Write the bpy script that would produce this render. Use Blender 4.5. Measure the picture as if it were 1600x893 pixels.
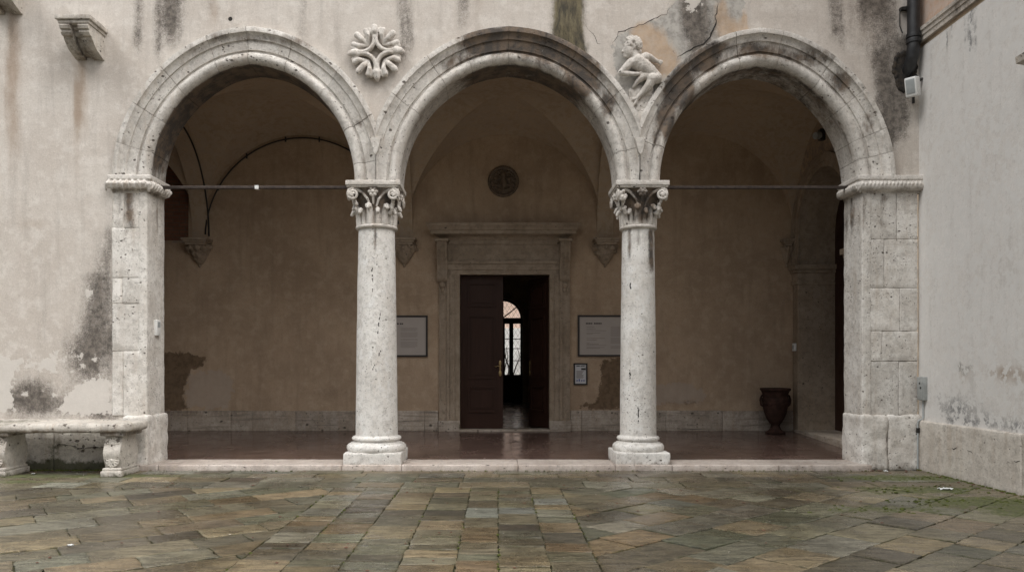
import bpy, bmesh, math, random
import numpy as np
from mathutils import Vector, Matrix, noise as mnoise
R = math.radians
random.seed(7); rng = np.random.default_rng(7)
scene = bpy.context.scene
for o in list(bpy.data.objects): bpy.data.objects.remove(o)
col = scene.collection

# ------------------------------------------------------------------ camera, sky, sun, exposure
EYE, CAMY, FPX, VPX, VPY = 1.65, -12.0, 1200.0, 776.0, 567.0
cam_d = bpy.data.cameras.new('camera'); cam = bpy.data.objects.new('camera', cam_d); col.objects.link(cam)
cam.location = (0, CAMY, EYE); cam.rotation_euler = (R(90), 0, 0)
cam_d.sensor_width = 36; cam_d.lens = 27.0
cam_d.shift_x = (800 - VPX) / 1600; cam_d.shift_y = (VPY - 446.5) / 1600
cam_d.clip_end = 3000; cam_d.clip_start = 0.1
scene.camera = cam
SUN_EL, SUN_AZ = R(52), R(-52)       # azimuth from the camera's back, negative = from the left
world = bpy.data.worlds.new('World'); scene.world = world; world.use_nodes = True
wt = world.node_tree; bg = wt.nodes['Background']
sky = wt.nodes.new('ShaderNodeTexSky'); sky.sky_type = 'NISHITA'; sky.sun_disc = False
sky.sun_elevation = SUN_EL; sky.sun_rotation = math.pi + SUN_AZ
sky.dust_density = 6.0; sky.air_density = 1.0; sky.ozone_density = 1.0
hsv = wt.nodes.new('ShaderNodeHueSaturation'); hsv.inputs['Saturation'].default_value = 0.20
wt.links.new(sky.outputs[0], hsv.inputs['Color']); wt.links.new(hsv.outputs[0], bg.inputs['Color'])
bg.inputs['Strength'].default_value = 0.14
sun_d = bpy.data.lights.new('sun', 'SUN'); sun_d.energy = 1.5; sun_d.angle = R(28); sun_d.color = (1, .985, .96)
sun = bpy.data.objects.new('sun', sun_d); col.objects.link(sun)
sdir = Vector((math.sin(SUN_AZ) * math.cos(SUN_EL), -math.cos(SUN_AZ) * math.cos(SUN_EL), math.sin(SUN_EL)))
sun.rotation_euler = sdir.to_track_quat('Z', 'Y').to_euler(); sun.location = (0, -20, 30)
vs = scene.view_settings
vs.view_transform = 'Standard'; vs.look = 'None'; vs.gamma = 1; vs.use_curve_mapping = False
vs.exposure = 0.47

# ------------------------------------------------------------------ helpers
def px(x, Z): return (x - VPX) * Z / FPX            # metres from pixels of the photograph at distance Z
def pz(y, Z): return EYE - (y - VPY) * Z / FPX
def fx(x): return (x - VPX) / 100.0                  # on the facade plane (Z = 12 m)
def fz(y): return EYE - (y - VPY) / 100.0

class MB:
    def __init__(s): s.v = []; s.f = []; s.t = []
    def add(s, verts, faces, tint=0.0):
        b = len(s.v); s.v += [tuple(p) for p in verts]
        for f in faces: s.f.append(tuple(b + i for i in f)); s.t.append(tint)
    def box(s, x0, x1, y0, y1, z0, z1, tint=0.0):
        v = [(x0,y0,z0),(x1,y0,z0),(x1,y1,z0),(x0,y1,z0),(x0,y0,z1),(x1,y0,z1),(x1,y1,z1),(x0,y1,z1)]
        s.add(v, [(0,3,2,1),(4,5,6,7),(0,1,5,4),(1,2,6,5),(2,3,7,6),(3,0,4,7)], tint)
    def rbox(s, x0, x1, y0, y1, z0, z1, r=.012, seg=.1, amp=.003, tint=0.0, freq=6.0, seed=0.0, fine=0.0):
        """a block with rounded arrises and an uneven face"""
        lo = np.array([x0,y0,z0]); hi = np.array([x1,y1,z1]); r = min(r, (hi-lo).min()*.49)
        def ticks(a, b):
            n = max(1, int(round((b-a-2*r)/seg)))
            return np.concatenate([[a, a+r*.35], np.linspace(a+r, b-r, n+1), [b-r*.35, b]])
        T = [ticks(lo[i], hi[i]) for i in range(3)]
        for ax in range(3):
            u, w = [(1,2),(2,0),(0,1)][ax]
            for side in (0,1):
                A, B = np.meshgrid(T[u], T[w], indexing='ij')
                P = np.zeros(A.shape+(3,)); P[...,u]=A; P[...,w]=B; P[...,ax] = hi[ax] if side else lo[ax]
                C = np.clip(P, lo+r, hi-r); D = P-C; L = np.linalg.norm(D,axis=-1,keepdims=True); Nn = D/np.maximum(L,1e-9)
                P = C + Nn*r
                n0, n1 = A.shape
                pts = P.reshape(-1,3); nn = Nn.reshape(-1,3)
                if amp:
                    out = []
                    for p, q in zip(pts, nn):
                        k = mnoise.fractal(Vector(p*freq)+Vector((seed,seed*1.7,0)), 1.0, 2.0, 3)*amp
                        if fine: k += mnoise.noise(Vector(p*freq*6))*fine
                        out.append(p + q*k)
                    pts = np.array(out)
                F = []
                for i in range(n0-1):
                    for j in range(n1-1):
                        a,b,c,d = i*n1+j,(i+1)*n1+j,(i+1)*n1+j+1,i*n1+j+1
                        F.append((a,b,c,d) if side else (a,d,c,b))
                s.add(pts, F, tint)
    def lathe(s, c, prof, n=48, tint=0.0, cap=True):
        v = []; m = len(prof)
        for k in range(n):
            a = 2*math.pi*k/n
            for r, z in prof: v.append((c[0]+r*math.cos(a), c[1]+r*math.sin(a), c[2]+z))
        f = []
        for k in range(n):
            k2 = (k+1) % n
            for j in range(m-1): f.append((k*m+j, k2*m+j, k2*m+j+1, k*m+j+1))
        if cap:
            f.append(tuple(k*m for k in range(n))[::-1]); f.append(tuple(k*m+m-1 for k in range(n)))
        s.add(v, f, tint)
    def tube(s, pts, rad, n=8, tint=0.0, closed=False):
        pts = [Vector(p) for p in pts]; N = len(pts)
        rads = rad if hasattr(rad, '__len__') else [rad]*N
        up = None; v = []
        for i, p in enumerate(pts):
            t = (pts[min(i+1,N-1)] - pts[max(i-1,0)]).normalized()
            if up is None: up = t.orthogonal().normalized()
            up = (up - t*up.dot(t)).normalized(); w = t.cross(up)
            for k in range(n):
                a = 2*math.pi*k/n; v.append(p + (up*math.cos(a)+w*math.sin(a))*rads[i])
        f = []
        for i in range(N-1):
            for k in range(n):
                k2=(k+1)%n; f.append((i*n+k, i*n+k2, (i+1)*n+k2, (i+1)*n+k))
        f.append(tuple(range(n))[::-1]); f.append(tuple((N-1)*n+k for k in range(n)))
        s.add(v, f, tint)
    def ell(s, c, r, rot=None, nu=14, nv=9):
        c = Vector(c); r = r if hasattr(r,'__len__') else (r,r,r)
        v=[c+ (rot@Vector((0,0,r[2])) if rot else Vector((0,0,r[2])))]
        for j in range(1,nv):
            ph=math.pi*j/nv
            for k in range(nu):
                th=2*math.pi*k/nu
                p=Vector((r[0]*math.sin(ph)*math.cos(th), r[1]*math.sin(ph)*math.sin(th), r[2]*math.cos(ph)))
                v.append(c+(rot@p if rot else p))
        v.append(c+(rot@Vector((0,0,-r[2])) if rot else Vector((0,0,-r[2]))))
        f=[]
        for k in range(nu): f.append((0,1+k,1+(k+1)%nu))
        for j in range(nv-2):
            for k in range(nu):
                a=1+j*nu+k; b=1+j*nu+(k+1)%nu; f.append((a,a+nu,b+nu,b))
        L=len(v)-1
        for k in range(nu): f.append((L,L-nu+(k+1)%nu,L-nu+k))
        s.add(v,f)
    def chain(s, pts, rads, step=.4, flat=None):
        """overlapping balls along a path (to be fused by remeshing)"""
        for (p,q,a,b) in zip(pts[:-1],pts[1:],rads[:-1],rads[1:]):
            p=Vector(p); q=Vector(q); n=max(1,int((q-p).length/(step*min(a,b))))
            for i in range(n+1):
                t=i/n; r=a+(b-a)*t
                s.ell(p.lerp(q,t),(r,r*(flat or 1),r),nu=10,nv=7)
    def prism(s, poly, axis, a, b, tint=0.0):
        """closed 2-D polygon extruded along an axis ('x','y' or 'z')"""
        n=len(poly)
        def P(u,w,h): return {'x':(h,u,w),'y':(u,h,w),'z':(u,w,h)}[axis]
        v=[P(u,w,a) for u,w in poly]+[P(u,w,b) for u,w in poly]
        f=[tuple(range(n))[::-1], tuple(range(n,2*n))]
        for i in range(n): j=(i+1)%n; f.append((i,j,n+j,n+i))
        s.add(v,f,tint)

def root_loc(o):
    L = Vector((0,0,0))
    while o: L += o.location; o = o.parent
    return L

def fix_normals(me, merge):
    bm = bmesh.new(); bm.from_mesh(me)
    if merge: bmesh.ops.remove_doubles(bm, verts=bm.verts, dist=merge)
    bmesh.ops.recalc_face_normals(bm, faces=bm.faces); bm.to_mesh(me); bm.free()

def build(name, mb, mat, parent=None, smooth=30, merge=0, attrs=None, normals=True, remesh=None, relax=2, loc=None):
    me = bpy.data.meshes.new(name)
    off = root_loc(parent) if parent else Vector(loc or (0,0,0))
    v = np.array(mb.v, dtype=float) - np.array(off)
    me.from_pydata(v.tolist(), [], mb.f)
    if any(mb.t):
        a = me.attributes.new('tint','FLOAT','FACE'); a.data.foreach_set('value', np.array(mb.t,dtype=np.float32))
    if normals or merge: fix_normals(me, merge)
    if remesh:
        t = bpy.data.objects.new('tmp', me); col.objects.link(t)
        m = t.modifiers.new('r','REMESH'); m.mode='VOXEL'; m.voxel_size=remesh
        if relax:
            m2 = t.modifiers.new('s','SMOOTH'); m2.factor=.5; m2.iterations=relax
        dg = bpy.context.evaluated_depsgraph_get(); dg.update()
        new = bpy.data.meshes.new_from_object(t.evaluated_get(dg)); bpy.data.objects.remove(t); bpy.data.meshes.remove(me)
        me = new; me.name = name; smooth = 180
    if attrs:
        n=len(me.vertices); co=np.zeros(n*3); me.vertices.foreach_get('co',co); co=co.reshape(-1,3)+np.array(off)
        for k,fn in attrs.items():
            a=me.attributes.new(k,'FLOAT','POINT'); a.data.foreach_set('value', np.asarray(fn(co),dtype=np.float32))
    if smooth:
        me.shade_smooth()
        if smooth < 180: me.set_sharp_from_angle(angle=R(smooth))
    me.materials.clear(); me.materials.append(mat)
    o = bpy.data.objects.new(name, me); col.objects.link(o)
    if parent: o.parent = parent
    else: o.location = off
    return o

def thing(name, label, cat, loc=(0,0,0), group=None):
    o = bpy.data.objects.new(name, None); col.objects.link(o); o.location = loc; o.empty_display_size=.2
    o['label']=label; o['category']=cat
    if group: o['group']=group
    return o
def tag(o, label, cat, group=None):
    o['label']=label; o['category']=cat
    if group: o['group']=group
    return o
def struct(o, label=None, kind='structure'):
    o['kind']=kind
    if label: o['label']=label
    return o

# numpy value noise, used to paint stains and wear with shapes of their own, and to break up painted shade
_perm = rng.random((256,256))
def vnoise(x, y):
    xi=np.floor(x).astype(int); yi=np.floor(y).astype(int); u=x-xi; w=y-yi
    u=u*u*(3-2*u); w=w*w*(3-2*w); g=lambda a,b:_perm[a%256,b%256]
    return (g(xi,yi)*(1-u)+g(xi+1,yi)*u)*(1-w)+(g(xi,yi+1)*(1-u)+g(xi+1,yi+1)*u)*w
def fbm(x,y,o=4):
    s=0;a=.5;t=0
    for i in range(o): s=s+a*vnoise(x*2**i+17*i,y*2**i+31*i); t+=a; a*=.5
    return s/t
def sst(a,b,x): t=np.clip((x-a)/(b-a),0,1); return t*t*(3-2*t)
def streak(x,z,x0,w,zt,zb,s=1.0):
    """a run of dirt from height zt down to zb"""
    wob=.5*w*(fbm(z*1.3+x0*3,z*0+x0*7,3)-.5)*2
    if zt>7.25: m=np.exp(-((x-x0-wob)/w)**2)*sst(zb,zb+.45*(zt-zb),z)*sst(8.7,7.6,z)
    else: m=np.exp(-((x-x0-wob)/w)**2)*sst(zb,zb+.45*(zt-zb),z)*sst(zt+.12,zt-.05,z)
    return s*m*(.55+.9*fbm(x*14+x0,z*1.1,3))
def spot(x,z,x0,z0,rx,rz,s=1.0): return s*np.exp(-((x-x0)/rx)**2-((z-z0)/rz)**2)
def poly_sd(x,z,pts):
    """signed distance to a polygon, positive inside"""
    d=np.full(x.shape,1e9); ins=np.zeros(x.shape,bool); n=len(pts)
    for i in range(n):
        ax,az=pts[i]; bx,bz=pts[(i+1)%n]
        t=np.clip(((x-ax)*(bx-ax)+(z-az)*(bz-az))/((bx-ax)**2+(bz-az)**2+1e-12),0,1)
        d=np.minimum(d,np.hypot(x-ax-t*(bx-ax),z-az-t*(bz-az)))
        c=((az>z)!=(bz>z))&(x<(bx-ax)*(z-az)/((bz-az) if abs(bz-az)>1e-9 else 1e-9)+ax)
        ins^=c
    return np.where(ins,d,-d)

# ------------------------------------------------------------------ materials
class G:
    def __init__(s, name):
        s.m=bpy.data.materials.new(name); s.m.use_nodes=True; s.t=s.m.node_tree; s.b=s.t.nodes['Principled BSDF']
        s.geo=s.n('ShaderNodeNewGeometry'); s.pos=s.geo.outputs['Position']
    def n(s,k,**kw):
        nd=s.t.nodes.new(k)
        for a,b in kw.items(): setattr(nd,a,b)
        return nd
    def put(s,sock,v):
        if hasattr(v,'links') or hasattr(v,'is_linked'): s.t.links.new(v,sock)
        elif isinstance(v,(tuple,list)) and len(v)==3 and sock.type=='RGBA': sock.default_value=(*v,1)
        else: sock.default_value=v
    def map(s,scale=(1,1,1),rot=(0,0,0),vec=None,loc=(0,0,0)):
        m=s.n('ShaderNodeMapping'); m.inputs['Scale'].default_value=scale; m.inputs['Rotation'].default_value=rot; m.inputs['Location'].default_value=loc
        s.put(m.inputs['Vector'],vec or s.pos); return m.outputs[0]
    def noise(s,scale=5,detail=4,rough=.55,vec=None,dist=0,out=0):
        q=s.n('ShaderNodeTexNoise'); q.inputs['Scale'].default_value=scale; q.inputs['Detail'].default_value=detail
        q.inputs['Roughness'].default_value=rough; q.inputs['Distortion'].default_value=dist
        s.put(q.inputs['Vector'],vec or s.pos); return q.outputs[out]
    def vor(s,scale,vec=None,feature='F1',out=0,rand=1.0):
        q=s.n('ShaderNodeTexVoronoi',feature=feature); q.inputs['Scale'].default_value=scale; q.inputs['Randomness'].default_value=rand
        s.put(q.inputs['Vector'],vec or s.pos); return q.outputs[out]
    def math(s,op,a,b=None,c=None,clamp=False):
        q=s.n('ShaderNodeMath',operation=op,use_clamp=clamp); s.put(q.inputs[0],a)
        if b is not None: s.put(q.inputs[1],b)
        if c is not None: s.put(q.inputs[2],c)
        return q.outputs[0]
    def ss(s,v,a,b,lo=0.0,hi=1.0):
        q=s.n('ShaderNodeMapRange',interpolation_type='SMOOTHSTEP'); s.put(q.inputs['Value'],v)
        for k,x in (('From Min',a),('From Max',b),('To Min',lo),('To Max',hi)): s.put(q.inputs[k],x)
        return q.outputs[0]
    def mix(s,f,a,b,mode='MIX'):
        q=s.n('ShaderNodeMix',data_type='RGBA',blend_type=mode); s.put(q.inputs[0],f); s.put(q.inputs[6],a); s.put(q.inputs[7],b); return q.outputs[2]
    def attr(s,name,out='Fac'): return s.n('ShaderNodeAttribute',attribute_name=name).outputs[out]
    def scale(s,c,f):
        q=s.n('ShaderNodeVectorMath',operation='SCALE'); s.put(q.inputs[0],c); s.put(q.inputs['Scale'],f); return q.outputs[0]
    def bump(s,h,strength=.5,dist=.01,prev=None):
        q=s.n('ShaderNodeBump'); q.inputs['Strength'].default_value=strength; q.inputs['Distance'].default_value=dist; s.put(q.inputs['Height'],h)
        if prev is not None: s.put(q.inputs['Normal'],prev)
        return q.outputs[0]
    def done(s,color,rough=.8,normal=None,metal=0,spec=None):
        s.put(s.b.inputs['Base Color'],color); s.put(s.b.inputs['Roughness'],rough); s.put(s.b.inputs['Metallic'],metal)
        if normal is not None: s.put(s.b.inputs['Normal'],normal)
        if spec is not None: s.put(s.b.inputs['Specular IOR Level'],spec)
        return s.m

def pit_mask(g,scale,amount,vec=None,big=.30):
    """sparse holes of different sizes: only some cells hold one"""
    v=vec or g.pos
    d=g.vor(scale,v,out=0); rc=g.n('ShaderNodeSeparateColor'); g.put(rc.inputs[0],g.vor(scale,v,out=1))
    clus=g.ss(g.noise(1.6,4,.6),.36,.66)
    r=g.math('MULTIPLY',g.math('POWER',rc.outputs[0],4.0),big); r=g.math('ADD',r,.035)
    on=g.math('LESS_THAN',rc.outputs[1],g.math('MULTIPLY',g.math('ADD',clus,.12),amount))
    return g.math('MULTIPLY',on,g.ss(d,g.math('MULTIPLY',r,.75),g.math('MULTIPLY',r,1.15),1.0,0.0))
def mat_stone(name, base=(.65,.62,.575), alt=(.52,.485,.44), pits=.5, pitscale=13, warm=.25, rough=.75, fine=1.0, moss=False, big=.34, band=0.0):
    g=G(name)
    n1=g.noise(1.9,6,.65); n2=g.noise(10,6,.68); n3=g.noise(1,6,.65,g.map((9,9,.9))); n4=g.noise(34,5,.72)
    c=g.mix(g.ss(n1,.36,.64),base,alt)
    c=g.mix(g.ss(n2,.47,.62,0,.55),c,tuple(x*.70 for x in alt))
    c=g.mix(g.ss(g.noise(6,5,.65),.52,.66,0,.45),c,tuple(min(.8,x*1.15) for x in base))
    c=g.mix(g.math('MULTIPLY',g.ss(n3,.50,.70),warm),c,(.35,.255,.17))
    c=g.mix(g.ss(n4,.52,.66,0,.42*fine),c,tuple(.45*x for x in alt)); c=g.mix(g.ss(g.noise(55,4,.75),.52,.64,0,.3*fine),c,tuple(min(.84,1.25*x) for x in base))
    wv=g.noise(5,3,.6,out=1); vv=g.n('ShaderNodeVectorMath',operation='MULTIPLY_ADD'); g.put(vv.inputs[0],wv); vv.inputs[1].default_value=(.08,.08,.05); g.put(vv.inputs[2],g.map((1,1,1.25)))
    pit=g.math('MAXIMUM',pit_mask(g,pitscale,pits,vv.outputs[0],big),g.math('MULTIPLY',pit_mask(g,pitscale*2.3,pits*1.5,vv.outputs[0],.38),.8))
    c=g.mix(g.math('MULTIPLY',pit,.86),c,(.075,.06,.048))
    if band:
        bn=g.noise(1,6,.7,g.map((1.1,1.1,24))); c=g.mix(g.ss(bn,.5,.66,0,band),c,tuple(x*.55 for x in alt)); c=g.mix(g.ss(bn,.64,.69,0,band),c,(.07,.055,.042))
    d=g.attr('dark'); nb=g.noise(7,7,.74,g.map((1.6,1.6,.8))); nz=g.math('SUBTRACT',nb,.5)
    dm=g.math('MULTIPLY',g.ss(g.math('ADD',d,g.math('MULTIPLY',nz,1.5)),.15,.95),g.ss(d,.02,.2))
    c=g.mix(g.math('MULTIPLY',dm,.93),c,g.mix(g.ss(g.noise(5,5,.7),.38,.64),(.04,.031,.025),(.15,.105,.07)))
    if moss:
        mo=g.attr('moss'); mm=g.ss(g.math('ADD',mo,g.math('MULTIPLY',g.math('SUBTRACT',g.noise(11,6,.7),.5),1.3)),.35,.8); mm=g.math('MULTIPLY',mm,g.ss(mo,.02,.2))
        c=g.mix(g.math('MULTIPLY',mm,.9),c,g.mix(g.noise(5),(.03,.034,.014),(.085,.082,.038)))
    c=g.mix(g.math('MULTIPLY',g.attr('joint'),.7),c,(.14,.12,.10))
    c=g.scale(c,g.math('ADD',g.attr('tint'),1.0))
    h=g.math('SUBTRACT',g.math('ADD',g.math('MULTIPLY',n2,.55),g.math('MULTIPLY',n4,.4)),g.math('MULTIPLY',pit,.9))
    return g.done(c,rough,g.bump(h,.85,.02),spec=.3)

def mat_plaster(name, base, alt, pale, dirt=(.115,.10,.086), peelcol=(.44,.42,.385), ochre=(.50,.33,.19), rough=.9, bump=.45, whitecol=None, whop=.92):
    g=G(name)
    n1=g.noise(.75,6,.62); n2=g.noise(4.5,6,.65); st=g.noise(1,6,.65,g.map((5,5,.55))); br=g.noise(1,4,.6,g.map((3,3,14),rot=(0,.25,0)))
    c=g.mix(g.ss(n1,.38,.62),base,alt)
    c=g.mix(g.ss(n2,.46,.64,0,.6),c,pale)
    c=g.mix(g.ss(g.noise(13,6,.72),.5,.68,0,.33),c,tuple(.7*x for x in alt))
    c=g.mix(g.ss(st,.48,.7,0,.36),c,tuple(.66*x for x in alt))
    c=g.mix(g.ss(br,.5,.75,0,.22),c,pale)
    c=g.mix(g.ss(g.noise(42,5,.78),.51,.64,0,.3),c,tuple(.6*x for x in alt)); c=g.mix(g.ss(g.noise(50,4,.75),.53,.64,0,.3),c,tuple(min(.85,1.22*x) for x in pale))
    nb=g.noise(6,7,.72,g.map((1.5,1.5,.7))); nz=g.math('SUBTRACT',nb,.5); nf=g.math('SUBTRACT',g.noise(9,6,.65),.5)
    ru=g.attr('rust'); c=g.mix(g.ss(g.math('ADD',ru,g.math('MULTIPLY',nz,.6)),.1,1.1,0,.7),c,(.27,.185,.12))
    pe=g.ss(g.math('ADD',g.attr('peel'),g.math('MULTIPLY',nf,.35)),-.01,.03); c=g.mix(g.math('MULTIPLY',pe,.9),c,g.mix(g.ss(g.noise(7,6,.7),.4,.65),peelcol,tuple(.58*x for x in peelcol)))
    oc=g.attr('ochre'); om=g.math('MULTIPLY',g.ss(g.math('ADD',oc,nz),.2,.8),g.ss(oc,.02,.25)); c=g.mix(g.math('MULTIPLY',om,.62),c,g.mix(g.ss(g.noise(8,5,.7),.35,.65),ochre,tuple(.75*x+.1 for x in ochre)))
    d=g.attr('dark'); nq=g.math('SUBTRACT',g.noise(17,6,.75),.5); dm=g.math('MULTIPLY',g.ss(g.math('ADD',d,g.math('ADD',g.math('MULTIPLY',nz,1.1),g.math('ADD',g.math('MULTIPLY',nq,1.5),g.math('MULTIPLY',g.math('SUBTRACT',g.noise(48,4,.75),.5),1.6)))),-.05,1.25),g.ss(d,.0,.8))
    c=g.mix(g.math('MULTIPLY',dm,.95),c,g.mix(g.ss(g.noise(9,6,.75),.35,.65),tuple(.55*x for x in dirt),tuple(1.7*x for x in dirt)))
    mo=g.attr('moss'); mm=g.math('MULTIPLY',g.ss(g.math('ADD',mo,g.math('MULTIPLY',nz,1.0)),.2,.75),g.ss(mo,.02,.25))
    c=g.mix(g.math('MULTIPLY',mm,.93),c,g.mix(g.ss(g.noise(1,6,.72,g.map((9,9,2.2))),.36,.66),(.024,.021,.013),(.15,.125,.068)))
    wh=g.ss(g.math('ADD',g.attr('white'),g.math('MULTIPLY',nf,.45)),-.01,.02); c=g.mix(g.math('MULTIPLY',wh,whop),c,g.mix(g.noise(8,5,.7),tuple(.8*x for x in (whitecol or pale)),whitecol or pale))
    sp=g.vor(17); c=g.mix(g.ss(g.math('DIVIDE',sp,g.ss(g.noise(2.3,3),.5,.8,.02,.12)),.6,1.0,.75,0),c,(.12,.10,.085))
    c=g.scale(c,g.math('ADD',g.attr('tint'),1.0))
    h=g.math('ADD',g.math('MULTIPLY',n2,1.0),g.math('MULTIPLY',g.noise(26,5,.7),.4)); h=g.math('SUBTRACT',h,g.math('MULTIPLY',pe,.35)); h=g.math('ADD',h,g.math('MULTIPLY',wh,.25))
    return g.done(c,rough,g.bump(h,bump,.014),spec=.2)

def mat_simple(name, c, rough=.6, metal=0, var=.25, scale=12, bump=.15, spec=None):
    g=G(name); n=g.noise(scale,5,.65)
    cc=g.mix(g.ss(n,.35,.7),tuple(x*(1-var) for x in c),tuple(min(1,x*(1+var)) for x in c))
    return g.done(cc,g.ss(n,.3,.7,rough*.85,min(1,rough*1.15)),g.bump(n,bump,.004),metal,spec)

M={}
M['stone']=mat_stone('istrian_stone')
M['travertine']=mat_stone('column_stone',base=(.74,.72,.68),alt=(.64,.61,.565),pits=.7,pitscale=19,warm=.12,big=.26)
M['carved']=mat_stone('carved_stone',base=(.64,.605,.56),alt=(.54,.50,.45),pits=.3,pitscale=18,warm=.3,fine=.9)
M['rightbase']=mat_stone('courtyard_base_stone',base=(.60,.555,.495),alt=(.50,.455,.40),pits=.3,pitscale=11,warm=.3,moss=True)
M['pierstone']=mat_stone('pier_stone',base=(.70,.67,.625),alt=(.56,.52,.47),pits=.6,pitscale=16,warm=.22,big=.27)
M['basestone']=mat_stone('base_stone',base=(.55,.515,.46),alt=(.43,.395,.35),pits=.6,pitscale=11,warm=.35,moss=True)
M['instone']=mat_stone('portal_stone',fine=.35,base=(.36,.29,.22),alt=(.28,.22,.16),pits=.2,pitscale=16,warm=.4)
M['skirt']=mat_stone('skirting_stone',base=(.44,.38,.32),alt=(.33,.275,.22),pits=.5,pitscale=9,warm=.3,band=.75)
M['step']=mat_stone('step_stone',base=(.55,.49,.44),alt=(.44,.375,.33),pits=.4,pitscale=12,warm=.3,rough=.42)
M['facade']=mat_plaster('facade_plaster',(.56,.515,.465),(.50,.45,.40),(.64,.60,.55))
M['rightwall']=mat_plaster('courtyard_plaster',(.665,.64,.61),(.62,.59,.555),(.71,.69,.66),dirt=(.23,.23,.23),bump=.2)
M['peach']=mat_plaster('peach_plaster',(.55,.40,.31),(.50,.35,.26),(.58,.45,.37))
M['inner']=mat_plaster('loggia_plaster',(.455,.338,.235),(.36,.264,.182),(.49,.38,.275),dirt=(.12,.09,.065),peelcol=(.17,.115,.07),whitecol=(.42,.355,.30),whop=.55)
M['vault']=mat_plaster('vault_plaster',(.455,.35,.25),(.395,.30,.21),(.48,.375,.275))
M['roomwall']=mat_simple('room_plaster',(.55,.44,.31),.9,var=.15,scale=2)
def mat_wood(name,c,rough=.45):
    g=G(name); n=g.noise(1,5,.6,g.map((28,28,1.6))); k=g.noise(3,3)
    cc=g.mix(n,tuple(.55*x for x in c),tuple(1.35*x for x in c)); cc=g.mix(g.ss(g.noise(22,4,.7),.62,.75,0,.35),cc,tuple(2.2*x for x in c))
    return g.done(cc,g.ss(k,.3,.7,rough*.8,rough*1.2),g.bump(n,.2,.003),spec=.18)
M['wood']=mat_wood('dark_wood',(.042,.020,.0135),.42)
M['woodframe']=mat_wood('window_wood',(.03,.015,.01))
M['brass']=mat_simple('worn_brass',(.42,.30,.15),.35,1.0,.2,30)
M['iron']=mat_simple('rusty_iron',(.06,.045,.038),.6,.5,.45,18,.4)
M['blackpaint']=mat_simple('black_painted_metal',(.018,.018,.019),.42,0,.4,9,.1)
M['cable']=mat_simple('black_cable',(.02,.018,.016),.6)
M['white_plastic']=mat_simple('white_plastic',(.70,.70,.68),.45,0,.06,6,.02)
M['grey_plastic']=mat_simple('grey_plastic',(.33,.35,.35),.5,0,.1,9,.05)
M['greybox']=mat_simple('grey_metal_box',(.30,.31,.30),.5,.0,.15,9,.08)
M['darkhole']=mat_simple('dark_hollow',(.02,.017,.014),.95)
M['frameblack']=mat_simple('dark_frame',(.018,.012,.010),.5)
M['paper']=mat_simple('sign_paper',(.40,.355,.32),.55,0,.03,3,.0)
M['paperwhite']=mat_simple('white_paper',(.55,.55,.56),.5,0,.04,3,.0)
M['ink']=mat_simple('printed_ink',(.06,.055,.05),.7)
M['inkgrey']=mat_simple('grey_printed_text',(.25,.222,.20),.7,0,.05)
M['inkblue']=mat_simple('blue_ink',(.10,.12,.30),.7)
M['terracotta']=mat_simple('dark_terracotta',(.045,.024,.018),.8,0,.4,7,.3,spec=.15)
M['bronze']=mat_simple('dark_bronze_relief',(.13,.095,.065),.6,0,.35,16,.4)
M['litter']=mat_simple('litter_paper',(.75,.76,.76),.7,0,.1)
M['leaf']=mat_simple('dead_leaf',(.12,.05,.03),.8)
M['mud']=mat_simple('dark_mould',(.028,.021,.015),.85,0,.8,14,.9)
g=G('window_glass'); g.b.inputs['Transmission Weight'].default_value=1.0; g.b.inputs['IOR'].default_value=1.0; g.b.inputs['Roughness'].default_value=.0
M['glass']=g.done((.95,.96,.95),.02)
def mat_brick(name,c1,c2,mortar,scale=1.0,bw=.25,bh=.075,rough=.85,axis='xz',rot=0.0,bump=.6,msize=.012):
    g=G(name)
    vec=g.map((1,1,1),(R(90),0,0) if axis=='xz' else (0,0,rot))
    if axis=='xz':
        sx=g.n('ShaderNodeSeparateXYZ'); g.put(sx.inputs[0],g.pos); cx=g.n('ShaderNodeCombineXYZ'); g.t.links.new(sx.outputs[0],cx.inputs[0]); g.t.links.new(sx.outputs[2],cx.inputs[1]); vec=cx.outputs[0]
    b=g.n('ShaderNodeTexBrick'); g.put(b.inputs['Vector'],vec); b.inputs['Scale'].default_value=1.0
    b.inputs['Brick Width'].default_value=bw; b.inputs['Row Height'].default_value=bh; b.inputs['Mortar Size'].default_value=msize; b.inputs['Mortar Smooth'].default_value=.3
    g.put(b.inputs['Color1'],c1); g.put(b.inputs['Color2'],c2); g.put(b.inputs['Mortar'],mortar)
    n=g.noise(14,5,.65); n2=g.noise(1.3,4)
    c=g.mix(g.ss(n,.4,.75,0,.5),b.outputs[0],tuple(.6*x for x in c1)); c=g.mix(g.ss(n2,.4,.7,0,.35),c,tuple(1.25*x for x in c2))
    h=g.math('SUBTRACT',g.math('MULTIPLY',n,.4),b.outputs['Fac'])
    return g,c,h,n2,n
g,c,h,n2,n=mat_brick('brick_infill',(.15,.06,.035),(.21,.095,.055),(.12,.085,.06)); M['brick']=g.done(c,.9,g.bump(h,.6,.01))
g,c,h,n2,n=mat_brick('brick_neighbour',(.62,.42,.33),(.70,.52,.43),(.66,.56,.48)); M['brickhouse']=g.done(c,.9,g.bump(h,.5,.01))
g,c,h,n2,n=mat_brick('brick_paving',(.105,.066,.053),(.135,.088,.072),(.05,.032,.027),bw=.28,bh=.07,axis='xy',msize=.003)
c=g.mix(g.ss(g.noise(1,5,.65,g.map((1.3,9,1))),.42,.62,0,.55),c,(.05,.032,.025)); c=g.mix(g.ss(g.noise(1,5,.65,g.map((1.6,11,1),loc=(3,5,0))),.52,.66,0,.5),c,(.19,.14,.115))
M['floor']=g.done(c,g.ss(g.noise(2.2,4,.65),.35,.7,.09,.30),g.bump(h,.06,.003),spec=.45)
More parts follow.
